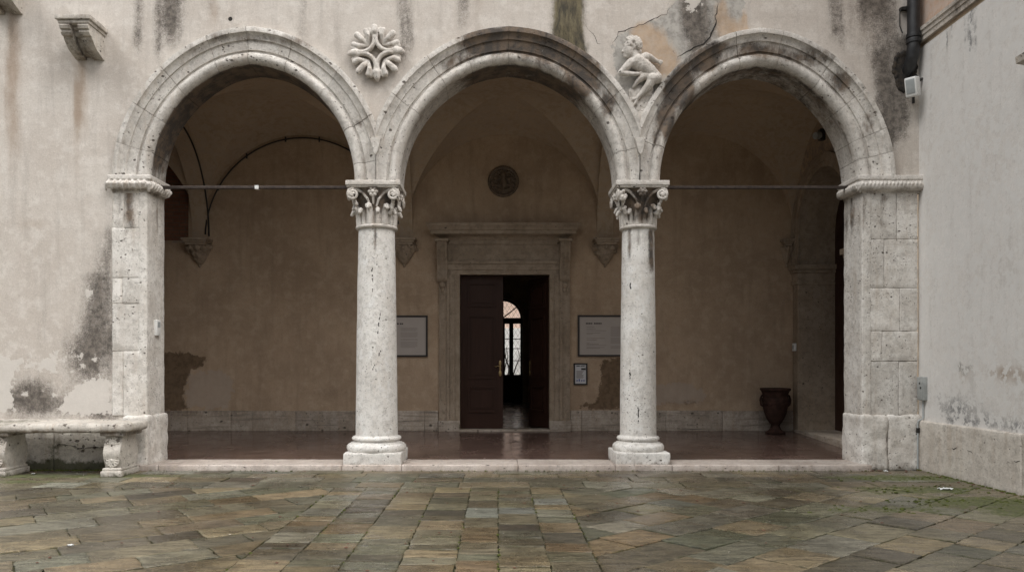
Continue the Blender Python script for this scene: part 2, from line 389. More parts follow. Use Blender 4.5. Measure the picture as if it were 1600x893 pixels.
g=G('room_floor'); n=g.noise(3,4,.6); M['roomfloor']=g.done(g.mix(n,(.10,.075,.06),(.17,.13,.10)),g.ss(n,.3,.7,.14,.3),g.bump(g.noise(5,2),.12,.01))
M['whitehouse']=mat_simple('white_render',(.64,.63,.61),.9,0,.08,2,.1)

# wet courtyard slabs
g=G('wet_paving')
cc=g.attr('col','Color'); n1=g.noise(3.5,6,.65); n2=g.noise(24,6,.72); n3=g.noise(1,6,.62,g.map((3.5,16,8),rot=(0,0,.2)))
c=g.scale(cc,g.math('MULTIPLY',g.ss(n3,.36,.64,.5,1.45),g.ss(g.noise(1.1,4,.6),.35,.62,.66,1.18)))
c=g.mix(g.ss(n2,.5,.66,0,.6),c,g.scale(cc,.40)); c=g.mix(g.ss(g.noise(60,4,.75),.52,.62,0,.75),c,g.scale(cc,2.1)); c=g.mix(g.ss(g.noise(85,3,.75,g.map((1,1.6,1))),.52,.62,0,.7),c,g.scale(cc,.28))
c=g.mix(g.ss(n1,.55,.72,0,.4),c,(.105,.078,.046))
mo=g.attr('moss'); mm=g.math('MULTIPLY',g.ss(g.math('ADD',mo,g.math('ADD',g.math('MULTIPLY',g.attr('edge'),.25),g.math('ADD',g.math('MULTIPLY',g.math('SUBTRACT',g.noise(4,7,.75),.5),2.2),g.math('MULTIPLY',g.math('SUBTRACT',g.noise(22,5,.75),.5),1.6)))),.45,.85),g.ss(mo,.02,.2))
c=g.mix(g.math('MULTIPLY',mm,.9),c,g.mix(g.ss(g.noise(30,4,.7),.35,.65),(.040,.050,.010),(.105,.118,.028)))
c=g.mix(g.math('MULTIPLY',g.attr('edge'),g.ss(g.noise(4,5,.7),.42,.62,.0,.85)),c,(.05,.054,.02))
wet=g.ss(g.math('ADD',g.noise(.7,5,.65),g.math('MULTIPLY',g.math('SUBTRACT',n1,.5),.5)),.40,.62)
ro=g.math('ADD',g.math('MULTIPLY',wet,-.33),g.math('ADD',.44,g.math('MULTIPLY',n2,.12))); ro=g.math('ADD',ro,g.math('MULTIPLY',mm,.35)); c=g.mix(g.ss(g.noise(7,6,.7,dist=.6),.5,.62,0,.45),c,g.scale(cc,1.35))
M['paving']=g.done(c,ro,g.bump(g.math('ADD',g.math('MULTIPLY',n3,.9),g.math('ADD',g.math('MULTIPLY',n2,.5),g.math('MULTIPLY',n1,.7))),.8,.016),spec=.75)
M['joint']=mat_simple('mossy_joint',(.07,.07,.032),.9,0,.6,9,.6)
M['groundmat']=mat_simple('courtyard_ground',(.085,.078,.06),.6,0,.3,2,.3)

# ------------------------------------------------------------------ dimensions of the loggia
SPRING=4.48
ARCH=[dict(x0=-5.44,x1=-2.23,apex=6.375),dict(x0=-1.52,x1=1.89,apex=6.36),dict(x0=2.56,x1=5.66,apex=6.355)]
for A in ARCH:
    A['cx']=(A['x0']+A['x1'])/2; A['a']=(A['x1']-A['x0'])/2; h=A['apex']-SPRING
    A['c']=max(.02,(h*h-A['a']**2)/(2*A['a'])); A['r']=A['a']+A['c']
BIS=[(-2.23-1.52)/2,(1.89+2.56)/2]
ARCH[0]['clip']=(-99,BIS[0]); ARCH[1]['clip']=(BIS[0],BIS[1]); ARCH[2]['clip']=(BIS[1],99)
def arch_pt(A,o,s):
    """s 0..1 left half, 1..2 right half, o = offset outward from the intrados"""
    r=A['r']+o; th=math.acos(max(-1,-A['c']/r)); q=(s-1)/.11; dz=-.035*math.exp(-q*q)*A['c']/.3
    x,z=arch_raw(A,r,th,s); return (x,z+dz)
def arch_raw(A,r,th,s):
    if s<=1: a=math.pi-s*(math.pi-th); return (A['cx']+A['c']+r*math.cos(a), SPRING+r*math.sin(a))
    t=2-s; a=math.pi-t*(math.pi-th); return (A['cx']-A['c']-r*math.cos(a), SPRING+r*math.sin(a))
def in_arch(x,z,o):
    m=np.zeros(x.shape,bool)
    for A in ARCH:
        r=A['r']+o
        ins=(np.hypot(x-A['cx']-A['c'],z-SPRING)<r)&(np.hypot(x-A['cx']+A['c'],z-SPRING)<r)&(z>=SPRING)
        ins|=(z<SPRING)&(x>A['x0']-o)&(x<A['x1']+o)
        m|=ins
    return m

# ------------------------------------------------------------------ ground and paving
mb=MB(); mb.add([(-60,-60,-.045),(60,-60,-.045),(60,60,-.045),(-60,60,-.045)],[(0,1,2,3)])
struct(build('ground',mb,M['groundmat'],smooth=0),'dark ground under and around the courtyard')
mb=MB(); mb.add([(-14,-14,-.02),(8,-14,-.02),(8,.2,-.02),(-14,.2,-.02)],[(0,1,2,3)])
struct(build('joint_bed',mb,M['joint'],smooth=0),'mossy bed showing in the joints between paving slabs')

def clip(poly,nx,ny,d):
    out=[]; n=len(poly)
    for i in range(n):
        p=poly[i]; q=poly[(i+1)%n]; a=p[0]*nx+p[1]*ny-d; b=q[0]*nx+q[1]*ny-d
        if a<=0: out.append(p)
        if (a<0<b) or (b<0<a): t=a/(a-b); out.append((p[0]+t*(q[0]-p[0]),p[1]+t*(q[1]-p[1])))
    return out
PAL=[((.116,.103,.074),9),((.094,.083,.058),8),((.132,.108,.070),8),((.170,.140,.092),3),((.118,.113,.092),6),((.118,.088,.055),5),((.070,.061,.046),5),((.170,.172,.152),1),((.108,.104,.076),8),((.150,.125,.086),3)]
PALW=np.array([w for _,w in PAL],float); PALW/=PALW.sum()
sv=[];sf=[];scol=[];svm=[];sedge=[]
def slab(poly,dry=0):
    # drop slivers, shrink for the joint, wobble the edges
    if len(poly)<3: return
    ar=.5*sum(poly[i][0]*poly[(i+1)%len(poly)][1]-poly[(i+1)%len(poly)][0]*poly[i][1] for i in range(len(poly)))
    if abs(ar)<.008: return
    if ar<0: poly=poly[::-1]
    g=rng.uniform(.0015,.0055); n=len(poly); cut=poly
    for i in range(n):
        p=poly[i];q=poly[(i+1)%n]; dx,dy=q[0]-p[0],q[1]-p[1]; L=math.hypot(dx,dy)
        if L<1e-4: continue
        nx,ny=dy/L,-dx/L; cut=clip(cut,nx,ny,p[0]*nx+p[1]*ny-g)
    if len(cut)<3: return
    pts=[]
    for i in range(len(cut)):
        p=cut[i];q=cut[(i+1)%len(cut)]; L=math.hypot(q[0]-p[0],q[1]-p[1]); k=max(1,int(L/.07))
        for j in range(k):
            t=j/k; x=p[0]+t*(q[0]-p[0]); y=p[1]+t*(q[1]-p[1])
            pts.append((x+rng.normal(0,.005),y+rng.normal(0,.005)))
    cx=sum(p[0] for p in pts)/len(pts); cy=sum(p[1] for p in pts)/len(pts)
    tx,ty,h0=rng.normal(0,.008),rng.normal(0,.008),rng.normal(0,.003)
    z=lambda x,y:h0+tx*(x-cx)+ty*(y-cy)
    c=np.array(PAL[rng.choice(len(PAL),p=PALW)][0])*rng.uniform(.73,1.30)*np.array([1.02+rng.normal(0,.03),.985,.89+rng.normal(0,.025)])
    b=len(sv); m=len(pts)
    def inset(d): return [(x+(cx-x)*d/max(.05,math.hypot(cx-x,cy-y)),y+(cy-y)*d/max(.05,math.hypot(cx-x,cy-y))) for x,y in pts]
    for ring,dz,e in ((pts,-.03,1.0),(pts,-.004,.8),(inset(.007),0,.3),(inset(.04),.001,.0)):
        for x,y in ring: sv.append((x,y,z(x,y)+dz)); sedge.append(e)
    sv.append((cx,cy,h0)); sedge.append(0)
    for r_ in range(3):
        for i in range(m):
            j=(i+1)%m; sf.append((b+r_*m+i,b+r_*m+j,b+(r_+1)*m+j,b+(r_+1)*m+i)); scol.append(c)
    for i in range(m): sf.append((b+3*m+i,b+3*m+(i+1)%m,b+4*m)); scol.append(c)
def rows(x0,x1,y0,y1,axis_rows,wr,lr,tf=lambda x,y:(x,y),clips=()):
    """rows of slabs in a local frame, carried over by tf and cut by half-planes"""
    y=y0
    while y<y1:
        w=rng.uniform(*wr); x=x0-rng.uniform(0,lr[0])
        while x<x1:
            l=rng.uniform(*lr)
            q=[tf(x,y),tf(x+l,y),tf(x+l,y+w),tf(x,y+w)]
            for c in clips:
                q=clip(q,*c)
                if len(q)<3: break
            if len(q)>=3: slab(q)
            x+=l
        y+=w
YB=-1.78
# border rows along the facade
y=-.21
for w in (.30,.38,.42,.47):
    x=-9.5+rng.uniform(0,.4)
    while x<6.6:
        l=rng.uniform(.45,1.05); q=[(x,y-w),(x+l,y-w),(x+l,y),(x,y)]
        q=clip(q,1,0,6.56)
        if len(q)>2: slab(q)
        x+=l
    y-=w
YB=y
x=-5.4   # strip in front of the step, wall to wall
# central strips running towards the door
XS=[-2.15,-1.72,-1.27,-.80,-.34,.017,.437,.84]
for a,b in zip(XS[:-1],XS[1:]):
    y=YB-rng.uniform(0,.02)
    while y>-11.5:
        l=rng.choice([rng.uniform(.2,.34),rng.uniform(.3,.55)]); slab([(a,y-l),(b,y-l),(b,y),(a,y)]); y-=l
def rot(t,ox,oy):
    c,s=math.cos(t),math.sin(t); return lambda x,y:(ox+c*x-s*y,oy+s*x+c*y)
rows(-9,9,-9,9,0,(.36,.52),(.45,.95),rot(R(34),-6.5,-6),[(1,0,XS[0]),(0,1,YB),(-1,0,9.8),(0,-1,11.5)])
rows(-9,9,-9,9,0,(.36,.52),(.42,.9),rot(R(41),4.5,-6),[(-1,0,-XS[-1]),(0,1,YB),(1,0,6.56),(0,-1,11.5)])
# border strip under the left wall
me=bpy.data.meshes.new('pavement'); me.from_pydata(sv,[],sf)
a=me.attributes.new('col','FLOAT_COLOR','FACE'); a.data.foreach_set('color',np.concatenate([np.array(scol),np.ones((len(scol),1))],1).astype(np.float32).ravel())
P=np.array(sv); X,Y=P[:,0],P[:,1]
moss=np.zeros(len(P))
for (qx,qy,rx,ry,s) in ((1560,783,.9,.28,1.2),(1440,765,.9,.35,.85),(1395,746,.8,.25,.9),(1480,748,.6,.2,.55),(1380,795,.8,.3,.55),(90,743,1.7,.22,.95),(20,752,.8,.2,.7),(215,742,.6,.12,.6),(1590,800,.5,.3,.7)):
    Z=EYE*FPX/(qy-VPY); moss+=1.25*s*np.exp(-((X-px(qx,Z))/rx)**2-((Y-(Z-12))/ry)**2)
moss+=.25*fbm(X*.9,Y*.9)*np.clip((X+9)/9,0,1)*(X>2.5)
a=me.attributes.new('moss','FLOAT','POINT'); a.data.foreach_set('value',moss.astype(np.float32))
a=me.attributes.new('edge','FLOAT','POINT'); a.data.foreach_set('value',np.array(sedge,dtype=np.float32))
me.shade_smooth(); me.set_sharp_from_angle(angle=R(35)); me.materials.append(M['paving'])
o=bpy.data.objects.new('pavement',me); col.objects.link(o); struct(o,'worn wet stone slabs of the courtyard')

# loggia floor, slightly falling to the courtyard, and the room floor behind the door
mb=MB(); mb.add([(-10.4,.48,.086),(6.19,.48,.086),(6.19,4.02,.25),(-10.4,4.02,.25)],[(0,1,2,3)])
mb.add([(6.19,1.0,.11),(8.2,1.0,.11),(8.2,4.0,.25),(6.19,4.0,.25)],[(0,1,2,3)])
struct(build('loggia_floor',mb,M['floor'],smooth=0),'polished red brick floor inside the loggia')
mb=MB(); mb.add([(-5.5,4.02,.25),(5.5,4.02,.25),(5.5,15.5,.25),(-5.5,15.5,.25)],[(0,1,2,3)])
struct(build('room_floor',mb,M['roomfloor'],smooth=0),'shiny dark floor of the room behind the door')
# step: a row of pale slabs along the front of the loggia
mb=MB(); xs=[-5.62,-4.55,-2.37,.33,1.55,2.0,3.72,4.9,5.78]
xs=[-5.62,-5.2,-2.38,-1.46,.33,1.83,2.70,4.34,5.77]
for a,b in zip(xs[:-1],xs[1:]):
    mb.rbox(a+.003,b-.003,-.205+rng.uniform(-.006,.006),.50,-.03,.088+rng.uniform(-.002,.002),r=.014,seg=.12,amp=.006,tint=rng.uniform(-.1,.1),freq=5,seed=a)
struct(build('stone_step',mb,M['step'],smooth=40,merge=.0005),'low pale stone step along the front of the loggia')

# ------------------------------------------------------------------ unseen side of the courtyard behind the camera, added to block low sky light
def wing(name,label,x0,x1,y0,y1,h,along,face):
    t=thing(name,label,'building',((x0+x1)/2,(y0+y1)/2,0)); mb=MB(); mb.box(x0,x1,y0,y1,-.04,h); build('wall',mb,M['facade'],t,smooth=0)
    L=(x1-x0) if along=='x' else (y1-y0); n=int(L/3.2)
    for k in range(n):
        for zc in (2.6,6.6):
            u=(x0 if along=='x' else y0)+(k+.5)*L/n; mb=MB(); gl=MB()
            if along=='x': mb.box(u-.75,u+.75,face-.02,face+.06,zc-1.2,zc+1.2); gl.box(u-.55,u+.55,face+.05,face+.07,zc-1.0,zc+1.0)
            else: mb.box(face-.02,face+.06,u-.75,u+.75,zc-1.2,zc+1.2); gl.box(face+.05,face+.07,u-.55,u+.55,zc-1.0,zc+1.0)
            f=build('window',mb,M['stone'],t); build('shutter',gl,M['wood'],f)
    mb=MB(); mb.box(x0-.5,x1+.5,y0-.5,y1+.5,h,h+.3); build('roof',mb,M['brick'],t,smooth=0)
wing('unseen_courtyard_building','unseen plastered building closing the courtyard behind the viewer, added to block low sky light',-16,10,-33,-27,9,'x',-27)

# ------------------------------------------------------------------ facade wall
facade=thing('facade_wall','weathered cream plaster wall pierced by three pointed stone arches','wall',(-1.5,.3,0))
XL,XR,ZT=-9.6,6.62,8.6
nx,nz=int((XR-XL)/.04),int(ZT/.04)
gx=np.linspace(XL,XR,nx+1); gz=np.linspace(-.05,ZT,nz+1)
GX,GZ=np.meshgrid(gx,gz,indexing='ij')
hole=in_arch(GX,GZ,.30)
pier_cut=(GZ<4.3)&(((GX>-5.8)&(GX<-5.4))|((GX>5.9)))
hole|=(GZ<4.4)&(GX>-5.8)&(GX<-5.3); hole|=(GZ<4.4)&(GX>5.5)
hole|=(GZ<SPRING)&(GX>-5.5)&(GX<5.5)
# keep the plaster that closes the narrow spandrels above the columns
relief=.006*(fbm(GX*1.1,GZ*1.1,4)-.5)*2
W=[];idx=-np.ones(GX.shape,int)
for i in range(nx+1):
    for j in range(nz+1): idx[i,j]=len(W); W.append((GX[i,j],relief[i,j],GZ[i,j]))
F=[]
for i in range(nx):
    for j in range(nz):
        if hole[i,j] and hole[i+1,j] and hole[i,j+1] and hole[i+1,j+1]: continue
        F.append((idx[i,j],idx[i+1,j],idx[i+1,j+1],idx[i,j+1]))
def facade_paint():
    def mk(fn): return lambda co: fn(co[:,0],co[:,2])
    def dark(x,z):
        d=0*x
        for (qx,w,yt,yb,s) in ((216,.10,-40,120,.75),(268,.22,-60,100,1.05),(245,.08,-40,150,.5),(330,.16,-30,40,.35),(474,.16,-40,110,.55),(505,.06,-40,90,.3),(634,.14,-50,150,.7),(724,.12,-40,80,.65),(1000,.10,-20,60,.3),(1090,.20,0,150,1.25),(1072,.1,-20,70,.9),(1130,.2,10,90,.5),
            (1305,.17,-50,110,.65),(1345,.2,-40,130,.4),(1385,.25,-40,240,1.0),(1412,.12,60,260,.75),(1375,.12,80,320,.5),(1360,.3,-50,60,.4),(350,.1,40,90,.2),
            (158,.2,360,660,.45),(170,.07,280,640,.5),(140,.35,430,610,.4),(885,.24,40,90,.6),(20,.2,0,260,.32),(126,.11,95,300,.28)):
            d=d+streak(x,z,fx(qx),w,fz(yt),fz(yb),s)
        for (qx,qy,rx,rz,s) in ((125,570,.5,.45,.55),(60,612,.5,.24,.75),(90,635,.8,.14,.8),(40,625,.4,.18,.7),(150,520,.3,.6,.35),(160,640,.2,.15,.7),(1395,170,.16,.55,.75),(1405,110,.2,.25,.4),(1385,220,.13,.3,.55),(-60,600,.6,.4,.6)):
            d=d+spot(x,z,fx(qx),fz(qy),rx,rz,s)
        d=d+.5*sst(.95,.7,z)*(x<-5.9)
        return d*(.45+1.1*fbm(x*2.2,z*1.5,4))
    def rust(x,z):
        d=0*x
        for (qx,w,yt,yb,s) in ((20,.15,20,330,.75),(128,.12,96,240,.8),(335,.12,-20,60,.5),(745,.1,-30,80,.45),(1350,.4,-30,200,.3),(120,.06,130,350,.4)): d=d+streak(x,z,fx(qx),w,fz(yt),fz(yb),s)
        d=d+spot(x,z,fx(55),fz(350),.4,.09,.45)+spot(x,z,fx(110),fz(470),.6,.6,.25)+spot(x,z,fx(1410),fz(260),.2,.3,.35)+spot(x,z,fx(150),fz(590),.35,.2,.35)
        return d
    def moss(x,z):
        d=streak(x,z,fx(888),.215,fz(-60),fz(160),1.6)+spot(x,z,fx(896),fz(80),.2,.2,1.0)+streak(x,z,fx(950),.05,fz(-20),fz(60),.35)
        d=d+.55*sst(.30,.0,z)*(x<-5.5)
        return d
    poly1=[(fx(a),fz(b)) for a,b in ((957,68),(968,52),(1000,40),(1040,24),(1052,5),(1060,-25),(1120,-60),(1160,-20),(1164,20),(1162,44),(1140,58),(1100,80),(1060,110),(1045,150),(1000,190),(985,190),(960,110))]
    poly2=[(fx(a),fz(b)) for a,b in ((-80,560),(30,556),(55,566),(88,552),(90,585),(60,580),(35,575),(18,600),(20,640),(-80,642))]
    poly3=[(fx(a),fz(b)) for a,b in ((92,640),(108,612),(128,603),(140,590),(158,584),(176,592),(176,646),(120,650))]
    poly4=[(fx(a),fz(b)) for a,b in ((1066,-10),(1070,12),(1080,22),(1093,14),(1098,-15))]
    def peel(x,z): return np.clip(poly_sd(x,z,poly1)+.05*(fbm(x*5,z*5)-.5),-.3,.3)
    def white(x,z):
        w=np.maximum(np.maximum(poly_sd(x,z,poly2),poly_sd(x,z,poly3)),poly_sd(x,z,poly4))
        for (qx,qy,r) in ((48,556,.07),(85,553,.05),(108,547,.04),(125,555,.03),(117,637,.09),(138,455,.06),(100,640,.05),(140,470,.03),(112,580,.025),(100,565,.03),(150,560,.03),(76,600,.02),(66,612,.025),(84,618,.02),(52,604,.02),(95,598,.025),(40,612,.025),(128,575,.02)): w=np.maximum(w,r-np.hypot(x-fx(qx),z-fz(qy)))
        return np.clip(w+.16*(fbm(x*4,z*4)-.5),-.3,.3)
    def ochre(x,z): return (spot(x,z,fx(1018),fz(70),.24,.30,1.1)+spot(x,z,fx(1040),fz(98),.22,.25,1.1)+spot(x,z,fx(1150),fz(50),.2,.18,1.1)+spot(x,z,fx(1128),fz(25),.12,.3,1.0)+spot(x,z,fx(1000),fz(50),.16,.15,.7)+spot(x,z,fx(1163),fz(30),.05,.2,.7))
    return dict(dark=mk(dark),rust=mk(rust),moss=mk(moss),peel=mk(peel),white=mk(white),ochre=mk(ochre))
FP=facade_paint()
mb=MB(); mb.v=W; mb.f=F; mb.t=[0]*len(F)
fw=build('plaster_face',mb,M['facade'],facade,smooth=180,attrs=FP,normals=False)
bm=bmesh.new(); bm.from_mesh(fw.data); bmesh.ops.delete(bm,geom=[v for v in bm.verts if not v.link_faces],context='VERTS'); bm.to_mesh(fw.data); bm.free()
# the inner face and the head of the wall
mb=MB()
for i in range(0,nx,3):
    for j in range(0,nz,3):
        i2,j2=min(i+3,nx),min(j+3,nz)
        if hole[i,j] and hole[i2,j] and hole[i,j2] and hole[i2,j2]: continue
        mb.add([(gx[i],.585,gz[j]),(gx[i2],.585,gz[j]),(gx[i2],.585,gz[j2]),(gx[i],.585,gz[j2])],[(3,2,1,0)])
mb.box(XL,XR,.01,.58,ZT,ZT+.2)
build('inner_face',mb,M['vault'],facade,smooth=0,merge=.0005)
# archivolts
PROF=[(0,.60),(0,.42),(0,.25),(0,.13),(0,.055),(.012,.012),(.04,-.026),(.08,-.045),(.12,-.042),(.152,-.02),(.168,.008),(.172,.024),(.198,.024),(.205,-.002),(.28,-.012),(.345,-.02),(.352,-.044),(.385,-.05),(.42,-.062),(.445,-.088),(.452,-.105),(.50,-.108),(.528,-.10),(.53,.03)]
def arch_dark(co):
    x,z,y=co[:,0],co[:,2],co[:,1]; d=0*x
    for (qx,qy,rx,rz,s) in ((800,62,.5,.20,1.0),(870,75,.45,.28,1.25),(915,120,.26,.30,1.15),(950,165,.14,.22,.6),(745,70,.28,.16,.85),(715,95,.3,.10,.5),(700,105,.08,.1,.5),
        (1062,140,.22,.28,1.35),(1040,190,.13,.28,1.15),(1025,225,.08,.2,.6),(1105,95,.28,.18,1.0),(1180,80,.4,.14,.65),(1260,90,.4,.14,.6),(1310,130,.2,.2,.6),(1355,190,.1,.3,.45),(1120,75,.2,.08,.5),
        (300,80,.3,.08,.3),(400,62,.5,.08,.45),(480,70,.35,.08,.35),(560,195,.05,.06,.5),(345,60,.1,.1,.4)):
        d=d+spot(x,z,fx(qx),fz(qy),rx,rz,s)
    so=sst(.03,.1,y)
    d=d+so*(.5*sst(4.55,5.3,z)+.25)*(x<-1.9)+so*(.62*sst(5.75,6.15,z)*sst(-.75,-.35,x)*sst(1.35,1.2,x)+.12)*(x>-1.9)*(x<2.2)+so*(.35*sst(5.0,5.8,z)+.1)*(x>2.2)
    sp=so*sst(.4,.15,y); d=d+.2*sp; d=d*(1-.25*so*sst(-2,-1.8,x))
    return d*1.6*(.25+.75*fbm(x*2.5+y*2,z*2.5,4)+.75*fbm(x*11,z*1.6+y*6,3))
def angle_list(joints):
    s=[];js=[]
    for a,b in zip(joints[:-1],joints[1:]):
        n=max(2,int((b-a)/.035)); s+=[a+.0016]+list(np.linspace(a,b,n+1)[1:-1])+[b-.0016]; js+=[0]*(n+1)
        s.append(b); js.append(1)
    return s[:-1],js[:-1]
JOINTS=[[0,.17,.36,.56,.80,.985,1.2,1.45,1.70,1.90,2.0],[0,.16,.40,.62,.79,1.0,1.17,1.32,1.58,1.84,2.0],[0,.2,.45,.62,.88,1.1,1.36,1.56,1.76,1.87,2.0]]
for k,A in enumerate(ARCH):
    s_l,j_l=angle_list(JOINTS[k]); mb=MB(); m=len(PROF); jo=[]
    cuts=JOINTS[k]; tints=[rng.uniform(-.09,.07) for _ in cuts]; shift=[rng.normal(0,.005) for _ in cuts]; shs=[rng.normal(0,.004) for _ in cuts]
    verts=[]
    for s,j in zip(s_l,j_l):
        seg=max(0,min(len(cuts)-2,int(np.searchsorted(cuts,s)-1)))
        for (o,y) in PROF:
            dd=.009 if j else 0
            oo,yy=o,y
            if y>.045 and o<.1: oo=o+(dd)+(shs[seg] if y<.5 else 0)
            elif o<.52: yy=y+dd+shift[seg]
            x,z=arch_pt(A,max(0,oo),s); x=min(max(x,A['clip'][0]),A['clip'][1])
            e=.004*mnoise.noise(Vector((x*9,yy*9,z*9)))+.006*mnoise.noise(Vector((x*2.5+k,yy*4,z*2.5)))
            verts.append((x,yy+(e if y<.045 else 0),z-(e if y>=.045 else 0))); jo.append(j)
    f=[];tt=[]
    for i in range(len(s_l)-1):
        seg=max(0,min(len(cuts)-2,int(np.searchsorted(cuts,.5*(s_l[i]+s_l[i+1]))-1)))
        for q in range(m-1): f.append((i*m+q,i*m+q+1,(i+1)*m+q+1,(i+1)*m+q)); tt.append(tints[seg])
    mb.v=verts; mb.f=f; mb.t=tt
    jarr=np.array(jo,float)
    o=build('archivolt',mb,M['stone'],facade,smooth=38,normals=True,attrs=dict(dark=arch_dark,joint=lambda co,j=jarr:j))
    o['label']=['pale left arch moulding with long clean joints','middle arch moulding blackened across its crown','right arch moulding streaked dark on its left flank'][k]
# little pendant stones in the two valleys between the arches
mb=MB()
for bx,zz in ((BIS[0],5.02),(BIS[1],5.02)):
    mb.prism([(bx-.085,zz+.12),(bx+.085,zz+.12),(bx+.03,zz-.10),(bx,zz-.14),(bx-.03,zz-.10)],'y',-.125,-.02)
build('valley_stone',mb,M['stone'],facade)
# cracks in the render
def crack(pts,w=.008,seed=0):
    r_=random.Random(seed); out=[]
    for a,b in zip(pts[:-1],pts[1:]):
        n=max(2,int(math.hypot(b[0]-a[0],b[1]-a[1])/6))
        for i in range(n): t=i/n; out.append((a[0]+t*(b[0]-a[0])+r_.uniform(-2.2,2.2),a[1]+t*(b[1]-a[1])+r_.uniform(-1.6,1.6)))
    out.append(pts[-1]); P3=[(fx(a),.0015,fz(b)) for a,b in out]
    mb=MB(); mb.tube(P3,[w*(.5+.9*r_.random())*(.25+min(1,min(i,len(P3)-1-i)/6)) for i in range(len(P3))],6); return mb
mb=crack([(1122,0),(1117,40),(1112,52),(1104,66),(1080,78),(1060,90),(1056,104)],.008,1)
for q,w,sd in (([(1050,75),(1057,88)],.008,2),([(1042,12),(1050,-5)],.006,3),([(912,36),(925,52),(935,70),(955,62)],.004,4),([(955,68),(968,50),(1000,40),(1040,22),(1052,4)],.006,5),([(1017,72),(1022,77)],.005,6),([(1016,78),(1023,71)],.005,7),([(1390,240),(1392,270)],.004,8),([(180,50),(176,66)],.003,9)):
    m2=crack(q,w,sd); mb.add(m2.v,m2.f)
build('crack',mb,M['darkhole'],facade)
mb=MB(); mb.tube([(fx(360),-.004,fz(30)),(fx(360),.03,fz(30))],.034,14)
build('putlog_hole',mb,M['darkhole'],facade)
# stone base course of the left part
mb=MB()
def base_moss(co): x,y,z=co.T; return .9*sst(.24,.02,z)+.15*fbm(x*2,z*3)*sst(.5,.2,z)+spot(x,z,-6.85,.35,.18,.25,.55)
def base_dark(co): x,y,z=co.T; return .55*sst(.62,.76,z)*fbm(x*3,z*5+9)+spot(x,z,-7.05,.6,.12,.12,.6)+spot(x,z,-6.8,.5,.08,.2,.5)+.5*sst(.14,.0,z)  # stains, plus contact shade painted along the foot
xs=[-9.6,-8.3,-6.86,-5.62]
for a,b in zip(xs[:-1],xs[1:]): mb.rbox(a+.002,b-.002,-.11,.30,-.03,.775,r=.02,seg=.05,amp=.012,tint=rng.uniform(-.06,.06),freq=3.5,seed=a,fine=.002)
build('base_course',mb,M['basestone'],facade,smooth=50,merge=.0004,attrs=dict(moss=base_moss,dark=base_dark))
m2=crack([(110,714),(122,708),(135,712),(150,716),(160,718)],.009,11)
m2.v=[(v[0],-.118,v[2]) for v in m2.v]; mb=MB()
r_=random.Random(5); P3=[(-6.80+.03*i,-.112-.004*r_.random(),.38+.02*math.sin(i*.35)-.002*i+r_.uniform(-.012,.012)) for i in range(30)]; mb.tube(P3,[.0055*(.3+r_.random()) for _ in P3],6)
build('base_crack',mb,M['darkhole'],facade)

